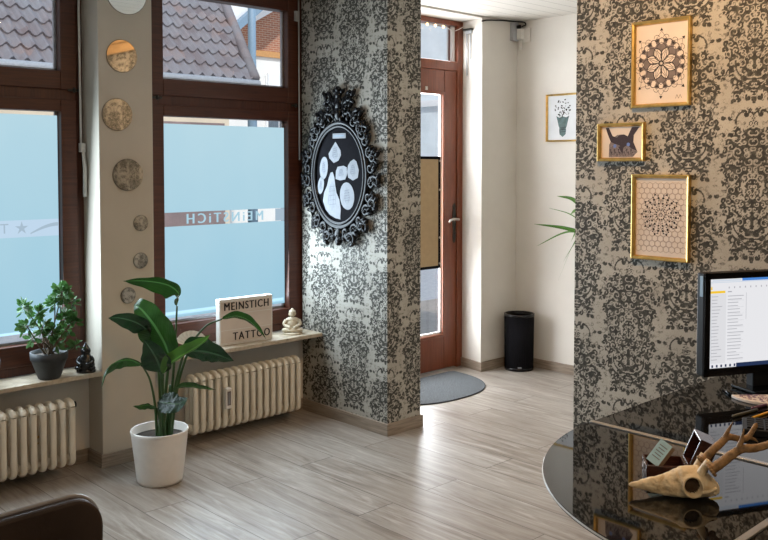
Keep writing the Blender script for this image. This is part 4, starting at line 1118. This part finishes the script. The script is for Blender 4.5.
# ------------------------------------------------------------------ MONITOR
mr_ = Vector((.901, -.434, 0)); mn = Vector((-.434, -.901, 0))
ml = Vector((2.775, 1.362, 0)); MW, MH, MZ = .555, .348, .812
mcn = ml + mr_ * MW / 2
mo = thing('monitor', 'black flat computer monitor showing a mail window, on the glass desk by the wall', 'monitor', mcn + Vector((0, 0, ZD)))
mcc = mcn + UP * (MZ + MH / 2)
def mpt(a, b, off=0.): return mcc + mr_ * a + UP * b + mn * off      # a right, b up from the centre
MB().obox(mcc - mn * .020, mr_ * MW / 2, mn * .020, UP * MH / 2).build('casing', 'black_plastic', mo, bevel=.006)
bz = .021
be_ = MB()
for a0, a1, b0, b1 in ((-MW / 2, MW / 2, MH / 2 - bz, MH / 2), (-MW / 2, MW / 2, -MH / 2, -MH / 2 + bz + .006), (-MW / 2, -MW / 2 + bz, -MH / 2, MH / 2), (MW / 2 - bz, MW / 2, -MH / 2, MH / 2)):
    be_.obox(mpt((a0 + a1) / 2, (b0 + b1) / 2, .003), mr_ * (a1 - a0) / 2, mn * .003, UP * (b1 - b0) / 2)
be_.build('bezel', 'black_gloss', mo, bevel=.0015)
MB().obox(mpt(-MW / 2 - .0015, MH / 2 - .045, -.012), mr_ * .0015, mn * .008, UP * .034).build('edge_sticker', 'blue_grey_paint', mo)
sx0, sx1, sz0, sz1 = -MW / 2 + bz, MW / 2 - bz, -MH / 2 + bz + .006, MH / 2 - bz
emis('screen_white', (.90, .90, .93), .70); emis('screen_blue', (.08, .26, .70), .75); emis('screen_pale', (.72, .80, .90), .68); emis('screen_yellow', (.95, .60, .04), .75); emis('screen_grey', (.62, .62, .66), .75); emis('screen_navy', (.02, .035, .09), .8); emis('screen_text', (.55, .55, .60), .6); emis('screen_dim', (.84, .84, .87), .68)
def srect(mb, a0, a1, b0, b1, off): mb.poly([mpt(a0, b0, off), mpt(a1, b0, off), mpt(a1, b1, off), mpt(a0, b1, off)])
scr = MB(); srect(scr, sx0, sx1, sz0, sz1, .0006); scr = scr.build('screen', 'screen_white', mo)
q = MB(); srect(q, sx0 + .13, sx1, sz1 - .009, sz1, .0010); q.build('title_bar', 'screen_blue', scr)
q = MB(); srect(q, sx0 + .01, sx0 + .125, sz1 - .008, sz1 - .003, .0010); srect(q, sx0, sx1, sz1 - .013, sz1 - .010, .0010); srect(q, sx0 + .30, sx0 + .303, sz0 + .016, sz1 - .05, .001); q.build('tab_strip', 'screen_pale', scr)
q = MB(); srect(q, sx0 + .002, sx0 + .062, sz1 - .048, sz1 - .040, .0010); srect(q, sx0 + .004, sx0 + .010, sz1 - .036, sz1 - .026, .0010); q.build('yellow_bar', 'screen_yellow', scr)
q = MB(); srect(q, sx0 + .002, sx0 + .066, sz0 + .016, sz1 - .050, .0008); q.build('folder_pane', 'screen_dim', scr)
q = MB(); rng = random.Random(8)
for k in range(9): srect(q, sx0 + .075 + k * .022, sx0 + .079 + k * .022, sz1 - .033, sz1 - .027, .0011)
for k in range(20):
    z_ = sz1 - .060 - k * .0112
    srect(q, sx0 + .008, sx0 + .008 + rng.uniform(.02, .042), z_, z_ + .0022, .0012)
    srect(q, sx0 + .072, sx0 + .072 + rng.uniform(.035, .066), z_, z_ + .0024, .0012)
    if k % 2: srect(q, sx0 + .072, sx0 + .138, z_ - .0035, z_ - .0030, .0012)
srect(q, sx0 + .072, sx0 + .088, sz1 - .046, sz1 - .042, .0012); srect(q, sx0 + .1465, sx0 + .148, sz1 - .14, sz1 - .05, .0012)
q.build('mail_rows', 'screen_text', scr)
q = MB(); srect(q, sx0 + .11, sx1, sz0, sz0 + .013, .0010)
for k in range(6): srect(q, sx0 + .010 + k * .018, sx0 + .017 + k * .018, sz0 + .002, sz0 + .011, .0011)
q.build('task_bar', 'screen_navy', scr)
MB().obox(mcn - mn * .045 + UP * (ZD + .07), mr_ * .05, mn * .018, UP * .066).build('stand_neck', 'black_plastic', mo, bevel=.004)
MB().obox(mcn - mn * .02 + UP * (ZD + .0065), mr_ * .10, mn * .06, UP * .006).build('stand_base', 'black_gloss', mo, bevel=.004)

# ------------------------------------------------------------------ SMALL THINGS ON THE DESK
# half-round patterned pad
pc0 = at_z(772, 396, ZD); pp = Vector((pc0.x, pc0.y, ZD)) - FWD * .02
pd = thing('patterned_pad', 'cream half-round pad with purple floral pattern lying below the monitor', 'pad', pp)
hp_ = [pp + RIGHT * .145 * math.cos(t_) + FWD * .125 * math.sin(t_) for t_ in [PI + PI * k / 24 for k in range(25)]]
MB().prism([p + UP * .0005 for p in hp_], (0, 0, .010)).build('pad_body', 'paper', pd, bevel=.002)
simple('purple_print', (.13, .04, .12), .7)
pr = MB(); rng = random.Random(6); poss = []
for _ in range(600):
    a_, b2 = rng.uniform(-.125, .125), -rng.uniform(.004, .11)
    if (a_ / .13) ** 2 + (b2 / .112) ** 2 > 1 or any(math.hypot(a_ - x, b2 - y) < .011 for x, y in poss): continue
    poss.append((a_, b2)); c = pp + RIGHT * a_ + FWD * b2 + UP * .0112; t0 = rng.uniform(0, 6.3)
    for k in range(4):
        t1 = t0 + k * PI / 2; e1 = RIGHT * math.cos(t1) + FWD * math.sin(t1); e2 = -RIGHT * math.sin(t1) + FWD * math.cos(t1)
        pr.poly([c + e1 * .0006, c + e1 * .0035 + e2 * .0030, c + e1 * .0078, c + e1 * .0035 - e2 * .0030])
pr.build('floral_print', 'purple_print', pd)
# keyboard
kc = at_z(742, 424, ZD); kr = (RIGHT * .93 - FWD * .37).normalized(); kf = Vector((-kr.y, kr.x, 0)); KW, KD = .42, .125
k0 = Vector((kc.x, kc.y, ZD)); kcen = k0 + kr * KW / 2 - kf * KD / 2
kb = thing('keyboard', 'black computer keyboard on the glass desk at the right photo edge', 'keyboard', kcen)
MB().obox(kcen + UP * .011, kr * KW / 2, kf * KD / 2, UP * .0105).build('keyboard_case', 'black_plastic', kb, bevel=.003)
kk = MB()
for i in range(5):
    for j in range(16): kk.obox(kcen + UP * .0235 + kr * (-KW / 2 + .022 + j * .025) + kf * (KD / 2 - .018 - i * .0225), kr * .0098, kf * .0088, UP * .0028)
kk.build('keys', 'key_grey', kb, bevel=.0012)
# pencil and pens
def stick(p0, p1, r_, name, label, cat, body, tip=None, lead='ink', tipl=.018, group=None):
    p0, p1 = Vector(p0), Vector(p1); d_ = (p1 - p0); L = d_.length; d_.normalize()
    r = thing(name, label, cat, p0, group)
    MB().tube([p0 + d_ * tipl, p1], r_, 6 if tip else 10).build('barrel', body, r)
    MB().tube([p0 + d_ * .004, p0 + d_ * tipl], [r_ * .28, r_], 8).build('tip', tip or body, r)
    MB().tube([p0, p0 + d_ * .005], [.0004, r_ * .3], 6).build('point', lead, r)
    return r
a_ = at_z(744.5, 420.5, ZD + .004); b2 = at_z(781, 408, ZD + .004)
stick(a_, b2, .0038, 'pencil', 'yellow wooden pencil lying before the keyboard', 'pencil', 'pencil_yellow', 'pencil_wood')
a_ = at_z(731, 417, ZD + .005); b2 = at_z(757, 409.5, ZD + .005)
stick(a_, b2, .005, 'pen', 'dark olive pen lying left of the yellow pencil', 'pen', 'pen_olive', tipl=.012)
a_ = at_z(750, 409, ZD + .005); b2 = at_z(776, 402, ZD + .005)
stick(a_, b2, .005, 'pen', 'dark plum pen between the patterned pad and the pencil', 'pen', 'pen_plum', tipl=.012)
# sunglasses-like thin dark glasses left of the pad
a_ = at_z(722, 388, ZD + .004); b2 = at_z(731, 395, ZD + .004); c2 = at_z(742, 399, ZD + .004)
stick(a_, b2, .0045, 'pen', 'short black pen touching the left end of the patterned pad', 'pen', 'black_gloss', tipl=.01)

# ---- wooden box, open, holding a block of cards
bx0 = at_z(646.5, 479.5, ZD); bx0 = Vector((bx0.x, bx0.y, ZD))
br_ = (RIGHT * .985 - FWD * .17).normalized(); bf = Vector((-br_.y, br_.x, 0)); BW, BD, BHH = .098, .092, .034
wb = thing('wooden_box', 'small open dark red wooden box with raised lid behind the skull', 'box', bx0 + br_ * BW / 2 + bf * BD / 2)
bcn = bx0 + br_ * BW / 2 + bf * BD / 2; tkn = .005
w_ = MB()
w_.obox(bcn + UP * .004, br_ * BW / 2, bf * BD / 2, UP * .0035)
for s_ in (-1, 1):
    w_.obox(bcn + br_ * s_ * (BW / 2 - tkn / 2) + UP * (BHH / 2 + .0005), br_ * tkn / 2, bf * BD / 2, UP * BHH / 2)
    w_.obox(bcn + bf * s_ * (BD / 2 - tkn / 2) + UP * (BHH / 2 + .0005), br_ * (BW / 2 - tkn), bf * tkn / 2, UP * BHH / 2)
w_.build('box_body', 'box_wood', wb, bevel=.001)
MB().obox(bcn + UP * .0085, br_ * (BW / 2 - tkn), bf * (BD / 2 - tkn), UP * .001).build('lining', 'box_lining', wb)
hg = bcn + br_ * (BW / 2) + UP * BHH                               # hinge along the right side
la = math.radians(68); lu = (br_ * math.cos(la) + UP * math.sin(la)); lo = (br_ * math.sin(la) - UP * math.cos(la))   # lid spans lu, depth along lo
LL, LD = .078, .042
ld = MB(); lcn = hg + lu * LL / 2
ld.obox(lcn + lo * LD, lu * LL / 2, bf * BD / 2, lo * .003)
for s_ in (-1, 1):
    ld.obox(lcn + lo * LD / 2 + lu * s_ * (LL / 2 - .003), lu * .003, bf * BD / 2, lo * LD / 2)
    ld.obox(lcn + lo * LD / 2 + bf * s_ * (BD / 2 - .003), lu * (LL / 2 - .005), bf * .003, lo * LD / 2)
lid = ld.build('lid', 'box_wood', wb, bevel=.002)
MB().obox(lcn + lo * (LD - .004), lu * (LL / 2 - .006), bf * (BD / 2 - .006), lo * .001).build('lid_lining', 'box_lining', lid)
MB().obox(bcn - br_ * (BW / 2 + .001) + UP * BHH * .62, br_ * .0015, bf * .010, UP * .006).build('clasp', 'steel', wb)
# card block leaning in the box
cc = bcn - br_ * .010 - bf * .006 + UP * .053
cn_ = (-FWD * .72 - RIGHT * .50 + UP * .45).normalized(); cu_ = (UP * .80 + RIGHT * .55).normalized(); cu_ = (cu_ - cn_ * cu_.dot(cn_)).normalized(); cr_ = cu_.cross(cn_)
cd = thing('card_block', 'block of cards with a pale blue front leaning inside the wooden box', 'cards', cc)
MB().obox(cc, cr_ * .017, cn_ * .014, cu_ * .031).build('card_stack', 'card_side', cd, bevel=.001)
MB().obox(cc + cn_ * .0146, cr_ * .0172, cn_ * .0006, cu_ * .0312).build('front_card', 'card_blue', cd)
ct = MB()
for k in range(5): ct.obox(cc + cn_ * .0154 + cu_ * (.018 - k * .008), cr_ * (.011 - .002 * (k % 2)), cn_ * .0002, cu_ * .0011)
ct.build('card_print', 'paper_white', cd)

# ---- roe deer skull with antlers
s0 = at_z(629, 494, ZD); s1 = at_z(719, 498, ZD); s0.z = ZD; s1.z = ZD
sk_ax = (s1 - s0); SL = sk_ax.length; sk_ax.normalize(); sk_lat = Vector((sk_ax.y, -sk_ax.x, 0))
if sk_lat.dot(FWD) > 0: sk_lat = -sk_lat            # towards the camera
sk = thing('deer_skull', 'bleached deer skull with brown forked antlers lying on the black glass desk', 'skull', s0 + sk_ax * SL / 2)
# stations along the length: q, half width, bottom, top (metres; from pixel profile)
pm = F / (s0.x * FX + s0.y * FY)
ST_ = [(0, .003, .020, .025), (.03, .006, .0175, .028), (.08, .009, .015, .0315), (.16, .013, .0125, .037), (.26, .018, .007, .043), (.36, .023, .004, .050), (.44, .027, .002, .056), (.52, .031, .001, .064), (.58, .036, .001, .071), (.64, .041, .002, .072), (.70, .043, .003, .072), (.76, .041, .004, .074), (.82, .036, .005, .068), (.88, .033, .005, .056), (.94, .027, .008, .045), (.98, .018, .012, .036), (1., .006, .018, .028)]
def sta(q):
    for a, b in zip(ST_[:-1], ST_[1:]):
        if a[0] <= q <= b[0]:
            t_ = (q - a[0]) / (b[0] - a[0]); t_ = t_ * t_ * (3 - 2 * t_) * .5 + t_ * .5
            return [a[i] + (b[i] - a[i]) * t_ for i in range(1, 4)]
NQ, NA = 170, 120; vs = []; fs = []
OQ, OZ, OR = .672, .036, .0205
for i in range(NQ + 1):
    q = i / NQ; hw, zb, zt = sta(q)
    for k in range(NA):
        a_ = 2 * PI * k / NA; ca, sa = math.cos(a_), math.sin(a_)
        l_ = hw * math.copysign(abs(ca) ** .8, ca); z_ = (zb + zt) / 2 + (zt - zb) / 2 * math.copysign(abs(sa) ** .9, sa)
        if sa > 0: l_ *= (1 - .35 * sa)                    # narrower roof than base
        x_ = q * SL
        for sd in (-1, 1):
            if l_ * sd > 0:
                d_ = math.hypot((x_ - OQ * SL), (z_ - OZ) * 1.02)
                if d_ < OR: l_ -= sd * min(.022, abs(l_) * .75) * min(1, (OR - d_) / .004)
                elif d_ < OR + .007: l_ += sd * .004 * (1 - abs(d_ - OR - .0025) / .0045 if abs(d_ - OR - .0025) < .0045 else 0)
                # hollow below the cheek line and brow behind the eye
                l_ -= sd * .007 * math.exp(-((q - .87) / .05) ** 2 - ((z_ - .022) / .012) ** 2)
                l_ -= sd * .004 * math.exp(-((q - .30) / .10) ** 2 - ((z_ - .018) / .008) ** 2)
                l_ -= sd * .005 * math.exp(-((q - .50) / .025) ** 2 - ((z_ - .042) / .005) ** 2)   # lachrymal pit
        nv3 = Vector((x_, l_, z_)); l_ += math.copysign(1, ca) * (.0024 * noise.noise(nv3 * 70) + .0012 * noise.noise(nv3 * 170)); z_ += .0014 * noise.noise(nv3 * 60 + Vector((5, 5, 5)))
        vs.append(s0 + sk_ax * x_ + sk_lat * l_ + UP * z_)
for i in range(NQ):
    for k in range(NA): a_ = i * NA + k; b2 = i * NA + (k + 1) % NA; fs.append((a_, b2, b2 + NA, a_ + NA))
fs.append(tuple(reversed(range(NA)))); fs.append(tuple(range(NQ * NA, (NQ + 1) * NA)))
cr = MB().add(vs, fs, True)
for sd in (-1, 1):                                          # brow ring, pedicle, teeth ridge
    hw = sta(OQ)[0]
    rg = [s0 + sk_ax * (OQ * SL + OR * 1.08 * math.cos(t_)) + UP * (OZ + OR * 1.08 * math.sin(t_)) + sk_lat * sd * (hw * (.97 - .22 * max(0, math.sin(t_))) + .001) for t_ in [2 * PI * k / 28 for k in range(29)]]
    cr.tube(rg, .0024, 8, False)
    cr.tube(catmull([s0 + sk_ax * (OQ * SL + OR * .9) + UP * (OZ - .010) + sk_lat * sd * .043, s0 + sk_ax * (SL * .84) + UP * .030 + sk_lat * sd * .044, s0 + sk_ax * (SL * .93) + UP * .034 + sk_lat * sd * .034], 5), .0042, 8)
    cr.tube(catmull([s0 + sk_ax * (SL * .76) + UP * .058 + sk_lat * sd * .018, s0 + sk_ax * (SL * .815) + UP * .080 + sk_lat * sd * .022, s0 + sk_ax * (SL * .86) + UP * .094 + sk_lat * sd * .024], 4), [.010, .010, .0095, .009, .009, .009, .009, .009, .009], 12)
skull = cr.build('cranium', ['bone', 'socket_shade'], sk)
for pl_ in skull.data.polygons:
    if pl_.index < NQ * NA:
        i, k = divmod(pl_.index, NA); q = (i + .5) / NQ; a_ = 2 * PI * (k + .5) / NA; hw, zb, zt = sta(q)
        z_ = (zb + zt) / 2 + (zt - zb) / 2 * math.copysign(abs(math.sin(a_)) ** .9, math.sin(a_))
        if math.hypot((q - OQ) * SL, z_ - OZ) < OR * .86: pl_.material_index = 1
SD = (s0.x + s1.x) / 2 * FX + (s0.y + s1.y) / 2 * FY
def A(u, v, dd): return at_d(u, v, (SD + dd) / CT)
def antler(main, rads, tines, rose):
    an = MB(); c = catmull([A(*p) for p in main], 7); N = len(c)
    rr = [rads[0] + (rads[1] - rads[0]) * (i / (N - 1)) ** 1.1 for i in range(N)]
    rr = [r_ * (1 + .10 * noise.noise(p * 130)) for r_, p in zip(rr, c)]; rr[-1] = .0012
    an.tube(c, rr, 12)
    for k in range(26):
        i = random.randrange(0, max(2, N // 2)); d_ = Vector((random.gauss(0, 1), random.gauss(0, 1), random.gauss(0, 1))).normalized()
        an.ell(c[i] + d_ * rr[i] * .85, (.0026, 0, 0), (0, .0026, 0), (0, 0, .0026), 6, 4)
    for tn, r0 in tines:
        ct_ = catmull([A(*p) for p in tn], 6); M_ = len(ct_); an.tube(ct_, [r0 * (1 - (i / (M_ - 1)) ** 1.3) + .0008 for i in range(M_)], 10)
    for k in range(14):
        a_ = 2 * PI * k / 14; an.ell(c[0] + (c[1] - c[0]).normalized().orthogonal().normalized() * 0 + Matrix.Rotation(a_, 3, (c[1] - c[0]).normalized()) @ ((c[1] - c[0]).normalized().orthogonal().normalized() * rose), (.0045, 0, 0), (0, .0045, 0), (0, 0, .004), 7, 5)
    return an.build('antler', 'antler', sk)
antler([(703, 461, .020), (711, 452, .025), (721, 443, .03), (728, 437, .035), (741, 439, .05), (749, 436, .055), (757, 423, .06)], (.0105, .0055), [([(724, 441, .033), (727, 433, .03), (733, 422, .025)], .0075), ([(748, 437, .055), (754, 439, .06), (758, 442, .065)], .004)], .0125)
antler([(711, 470, -.022), (721, 463, -.025), (733, 454, -.03), (742, 449, -.035), (756, 448, -.04), (770, 444, -.05), (790, 436, -.06)], (.0115, .0075), [([(738, 452, -.033), (741, 442, -.035), (744, 429, -.04)], .0085), ([(780, 441, -.055), (789, 447, -.06), (799, 447, -.06)], .006)], .0135)

# ------------------------------------------------------------------ ARMCHAIR (only the back's top shows)
ac = Vector((.52, 1.75, 0))
arm = thing('armchair', 'dark brown leather armchair with piped backrest at the lower left edge', 'chair', ac)
XL, XR, ZT = .14, .922, .748
def backprof(off):
    pts = []
    for k in range(9): t_ = PI / 2 * k / 8; pts.append((XR - .07 + (.07 + off) * math.sin(t_), ZT - .07 + (.07 + off) * math.cos(t_) + .006 * (1 - k / 8)))
    pts = [(XL, ZT - .015 + off)] + [(XL + (XR - .07 - XL) * k / 6, ZT - .02 + .026 * math.sin(PI / 2 * k / 6) + off) for k in range(1, 6)] + pts
    pts += [(XR + off - .005, .5), (XR + off - .03, .36), (XL, .36)]
    return pts
bk = MB(); bk.prism([(x, 1.912, z) for x, z in backprof(0)], (0, .034, 0)); bk.build('backrest', 'leather', arm, bevel=.008)
pi_ = MB(); pr_ = [(x, 1.944, z) for x, z in backprof(.001)[:-1]]; pi_.tube(pr_, .0065, 8); pi_.build('piping', 'piping', arm)
MB().box(XL, XR - .03, 1.25, 1.90, .27, .42).build('seat', 'leather', arm, bevel=.03)
for x in (XL, XR - .11): MB().box(x, x + .09, 1.28, 1.86, .30, .58).build('armrest', 'leather', arm, bevel=.025)
for x in (XL + .05, XR - .08):
    for y in (1.30, 1.86): MB().tube([(x, y, .28), (x, y, .0)], [.02, .014], 10).build('leg', 'black_matte', arm)

# ------------------------------------------------------------------ OUTDOORS
struct(MB().box(-25, 45, 4.6, 7.3, -.30, -.12).build('ground_pavement', 'pavement'))
struct(MB().box(-25, 45, 7.3, 40, -.40, -.16).build('ground_street', 'asphalt'))
# tiled-roof house across the street
hs = thing('street_house', 'low house across the street with a mossy grey-red tiled roof', 'house', (3.5, 14, -.16))
ey, ez, exr = 12.0, 2.90, 8.47; sl = 1.0
def roof_pt(x, t_, lift=0.): return Vector((x, ey + t_ * .7071, ez + t_ * .7071)) + Vector((0, -.7071, .7071)) * lift
rf = MB(); tw, te = .195, .31; nrow = 24
for j in range(nrow):
    t0, t1 = j * te, (j + 1) * te + .04
    xe0 = exr + t0 * .7071 * .27; x_s = -6.
    n_ = int((xe0 - x_s) / tw * 6)
    vs = []
    for i in range(n_ + 1):
        x = x_s + (xe0 - x_s) * i / n_; ph_ = (x / tw) % 1.
        pr_ = .045 * (math.sin(PI * min(1, ph_ / .62)) if ph_ < .62 else -.25 * math.sin(PI * (ph_ - .62) / .38))
        sg = .028 * math.cos(2 * PI * ph_)
        vs += [roof_pt(x, t0 - sg, pr_ + .045), roof_pt(x, t1, pr_ + .005), roof_pt(x, t0 - sg, pr_ - .01)]
    fs = []
    for i in range(n_): b0 = i * 3; fs += [(b0, b0 + 3, b0 + 4, b0 + 1), (b0 + 2, b0 + 5, b0 + 3, b0)]
    rf.add(vs, fs, False)
rf.build('roof', 'roof_tile', hs)
rd = MB(); rd.tube([roof_pt(exr + .02 + t_ * .7071 * .27, t_, .05) for t_ in [0, 2, 4, 6, 7.5]], .09, 8); rd.build('verge_tiles', 'roof_tile', hs)
MB().prism([(exr - .25, ey + .25, ez - .1), (exr - .25, ey + 5.2, ez - .1), (exr + .9, ey + 5.2, ez + 4.7)], (-.1, 0, 0)).build('gable_wall', 'render_beige', hs)
MB().tube([(-6, ey - .10, ez - .02), (exr + .05, ey - .10, ez - .05)], .065, 8).build('gutter', 'zinc', hs)
hw_ = MB().box(-6, exr - .3, ey + .25, ey + 8, -.2, ez - .02); hw_.build('wall', 'render_beige', hs)
MB().box(-6, exr, ey - .05, ey + .26, ez - .14, ez - .06).build('soffit', 'white_trim', hs)
for x in (-3.2, .2, 3.2):
    f = MB().box(x - .55, x + .55, ey + .19, ey + .26, .75, 2.1).build('window', 'white_trim', hs); MB().box(x - .47, x + .47, ey + .17, ey + .2, .83, 2.02).build('pane', 'pane_dark', f)
MB().box(4.2, 8.05, ey + .20, ey + .26, -.16, 2.2).build('garage_door', 'garage_paint', hs)
# brick house behind it
bh = thing('street_house', 'house with red brick upper storey and white ground storey behind the tiled roof', 'house', (15.5, 20, -.16))
MB().box(11.2, 16.0, 18., 26, 4.25, 9.5).build('brick_storey', 'brick', bh)
MB().box(11.0, 16.0, 17.9, 26, -.2, 4.22).build('white_storey', 'render_white', bh)
MB().box(10.95, 16.05, 17.82, 18.2, 4.20, 4.34).build('ledge', 'orange_trim', bh)
f = MB().box(13.0, 13.75, 17.84, 17.92, 2.2, 3.75).build('window', 'white_trim', bh); MB().box(13.06, 13.36, 17.82, 17.85, 2.3, 3.42).box(13.40, 13.70, 17.82, 17.85, 2.3, 3.42).build('pane', 'pane_dark', f); MB().box(13.02, 13.74, 17.78, 17.84, 3.46, 3.8).build('roller_blind', 'white_trim', f)
f = MB().box(14.4, 15.6, 17.84, 17.92, 2.2, 3.75).build('window', 'white_trim', bh); MB().box(14.48, 15.52, 17.82, 17.85, 2.3, 3.6).build('pane', 'pane_dark', f)
sk_ = MB().prism([(12.55, 17.95, 4.95), (13.25, 17.95, 5.35), (13.25, 17.95, 5.6), (12.55, 17.95, 5.2)], (0, -.06, 0)); sk_.build('skylight_band', 'white_trim', bh)
gb = MB()
for k, (m_, w2, d2) in enumerate((('white_trim', .28, .35),)): gb.prism([(10.9, 17.7 - d2, 4.35), (10.9 + w2, 17.7 - d2, 4.35), (13.1 + w2, 17.7 - d2, 6.1), (13.1 + w2, 17.7 - d2, 6.9)], (0, .3, 0))
gb.build('gable_board', 'white_trim', bh)
MB().prism([(11.35, 17.1, 4.55), (11.6, 17.1, 4.55), (13.2, 17.1, 5.85), (13.2, 17.1, 6.1)], (0, .2, 0)).build('gable_gutter', 'blue_grey_paint', bh)
# street lamp post
lp0 = at_y(252, 60, 14.); lp = thing('street_lamp', 'blue-grey lamp post standing in the street before the brick house', 'street lamp', (lp0.x, 14., -.16))
MB().tube([(lp0.x, 14., -.16), (lp0.x, 14., 3.1), (lp0.x, 14., 3.6), (lp0.x, 14., 6.2)], [.10, .09, .08, .07], 12).build('post', 'blue_grey_paint', lp)
MB().tube([(lp0.x, 14., 6.1), (lp0.x - .4, 13.8, 6.5), (lp0.x - 1.1, 13.5, 6.55)], [.05, .045, .09], 10).build('lamp_head', 'blue_grey_paint', lp)
# pale building seen through the door
pb = thing('street_house', 'bright pale building across the street beyond the front door', 'house', (25, 18, -.16))
MB().box(20.7, 36, 14, 24, -.2, 9).build('wall', 'render_pale_blue', pb)
MB().box(20.6, 36, 13.9, 24, 3.4, 3.6).build('ledge', 'white_trim', pb)
for x in (22.5, 25.3, 28., 30.8):
    for z in (1.0, 4.4):
        f = MB().box(x - .6, x + .6, 13.93, 14.02, z, z + 1.6).build('window', 'white_trim', pb); MB().box(x - .5, x + .5, 13.9, 13.95, z + .1, z + 1.5).build('pane', 'curtain', f)
for y in (15.5, 18):
    for z in (1.0, 4.4):
        f = MB().box(20.62, 20.72, y - .5, y + .5, z, z + 1.6).build('window', 'white_trim', pb); MB().box(20.59, 20.64, y - .4, y + .4, z + .1, z + 1.5).build('pane', 'curtain', f)

# ------------------------------------------------------------------ LIGHT
wd = bpy.data.worlds.new('sky'); scene.world = wd; wd.use_nodes = True; nt = wd.node_tree; nt.nodes.clear()
bg = nt.nodes.new('ShaderNodeBackground'); ow = nt.nodes.new('ShaderNodeOutputWorld')
tc = nt.nodes.new('ShaderNodeTexCoord'); sx_ = nt.nodes.new('ShaderNodeSeparateXYZ'); rp = nt.nodes.new('ShaderNodeValToRGB')
nt.links.new(tc.outputs['Generated'], sx_.inputs[0]); nt.links.new(sx_.outputs[2], rp.inputs[0])
rp.color_ramp.elements[0].position = 0.; rp.color_ramp.elements[0].color = (.95, .97, 1, 1); rp.color_ramp.elements[1].position = .6; rp.color_ramp.elements[1].color = (.55, .75, 1., 1)
nt.links.new(rp.outputs[0], bg.inputs[0]); bg.inputs[1].default_value = 1.0; nt.links.new(bg.outputs[0], ow.inputs[0])
def area(name, loc, direction, sx, sy, power, color, spread=PI):
    l = bpy.data.lights.new(name, 'AREA'); l.shape = 'RECTANGLE'; l.size = sx; l.size_y = sy; l.energy = power; l.color = color; l.spread = spread
    o = bpy.data.objects.new(name, l); o.location = loc; o.rotation_euler = Vector(direction).to_track_quat('-Z', 'Y').to_euler(); col.objects.link(o); return o
sun = bpy.data.lights.new('sun', 'SUN'); sun.energy = 2.2; sun.angle = .03; sun.color = (1, .95, .88); so = bpy.data.objects.new('sun', sun); so.rotation_euler = (math.radians(48), 0, math.radians(-28)); col.objects.link(so)
area('window_light', (2.865, 4.265, 1.22), (0, -1, -.12),   .82, 1.08, 24, (.74, .88, 1.))  # added lamp inside the film, boosts the right window's daylight
area('window_light', (1.43, 4.265, 1.22), (0, -1, -.12), .82, 1.08, 27, (.74, .88, 1.))  # added lamp inside the film, boosts the left window's daylight
area('door_fill', (4.37, 4.50, 1.32), (.0, -1, -.12), 1.0, 2.2, 105, (.94, .97, 1.))  # added lamp behind the door glass in place of daylight
area('ceiling_lamp', (.4, -.6, 2.55), (.1, .1, -1), 1.2, 1.2, 19, (1., .72, .45))
area('ceiling_spot', (2.45, 1.70, 2.57), (.35, .0, -1), .22, .22, 19, (1., .59, .27))  # unseen ceiling spot, warms the upper part of the right wall

# ------------------------------------------------------------------ CAMERA
cam = bpy.data.cameras.new('camera'); co = bpy.data.objects.new('camera', cam); col.objects.link(co)
co.location = (0, 0, H); co.rotation_euler = (PI / 2 - TH, 0, YAW - PI / 2)
cam.sensor_fit = 'HORIZONTAL'; cam.sensor_width = 36; cam.lens = F / 768 * 36
cam.shift_y = -(270 - CY) / 768; cam.clip_start = .02; cam.clip_end = 200
scene.camera = co
scene.view_settings.view_transform = 'Standard'; scene.view_settings.look = 'None'; scene.view_settings.exposure = .35
scene.cycles.use_denoising = True
try: scene.cycles.denoiser = 'OPENIMAGEDENOISE'
except Exception: pass
scene.cycles.max_bounces = 8; scene.cycles.diffuse_bounces = 4; scene.cycles.glossy_bounces = 4; scene.cycles.transparent_max_bounces = 12
scene.cycles.sample_clamp_indirect = 4.
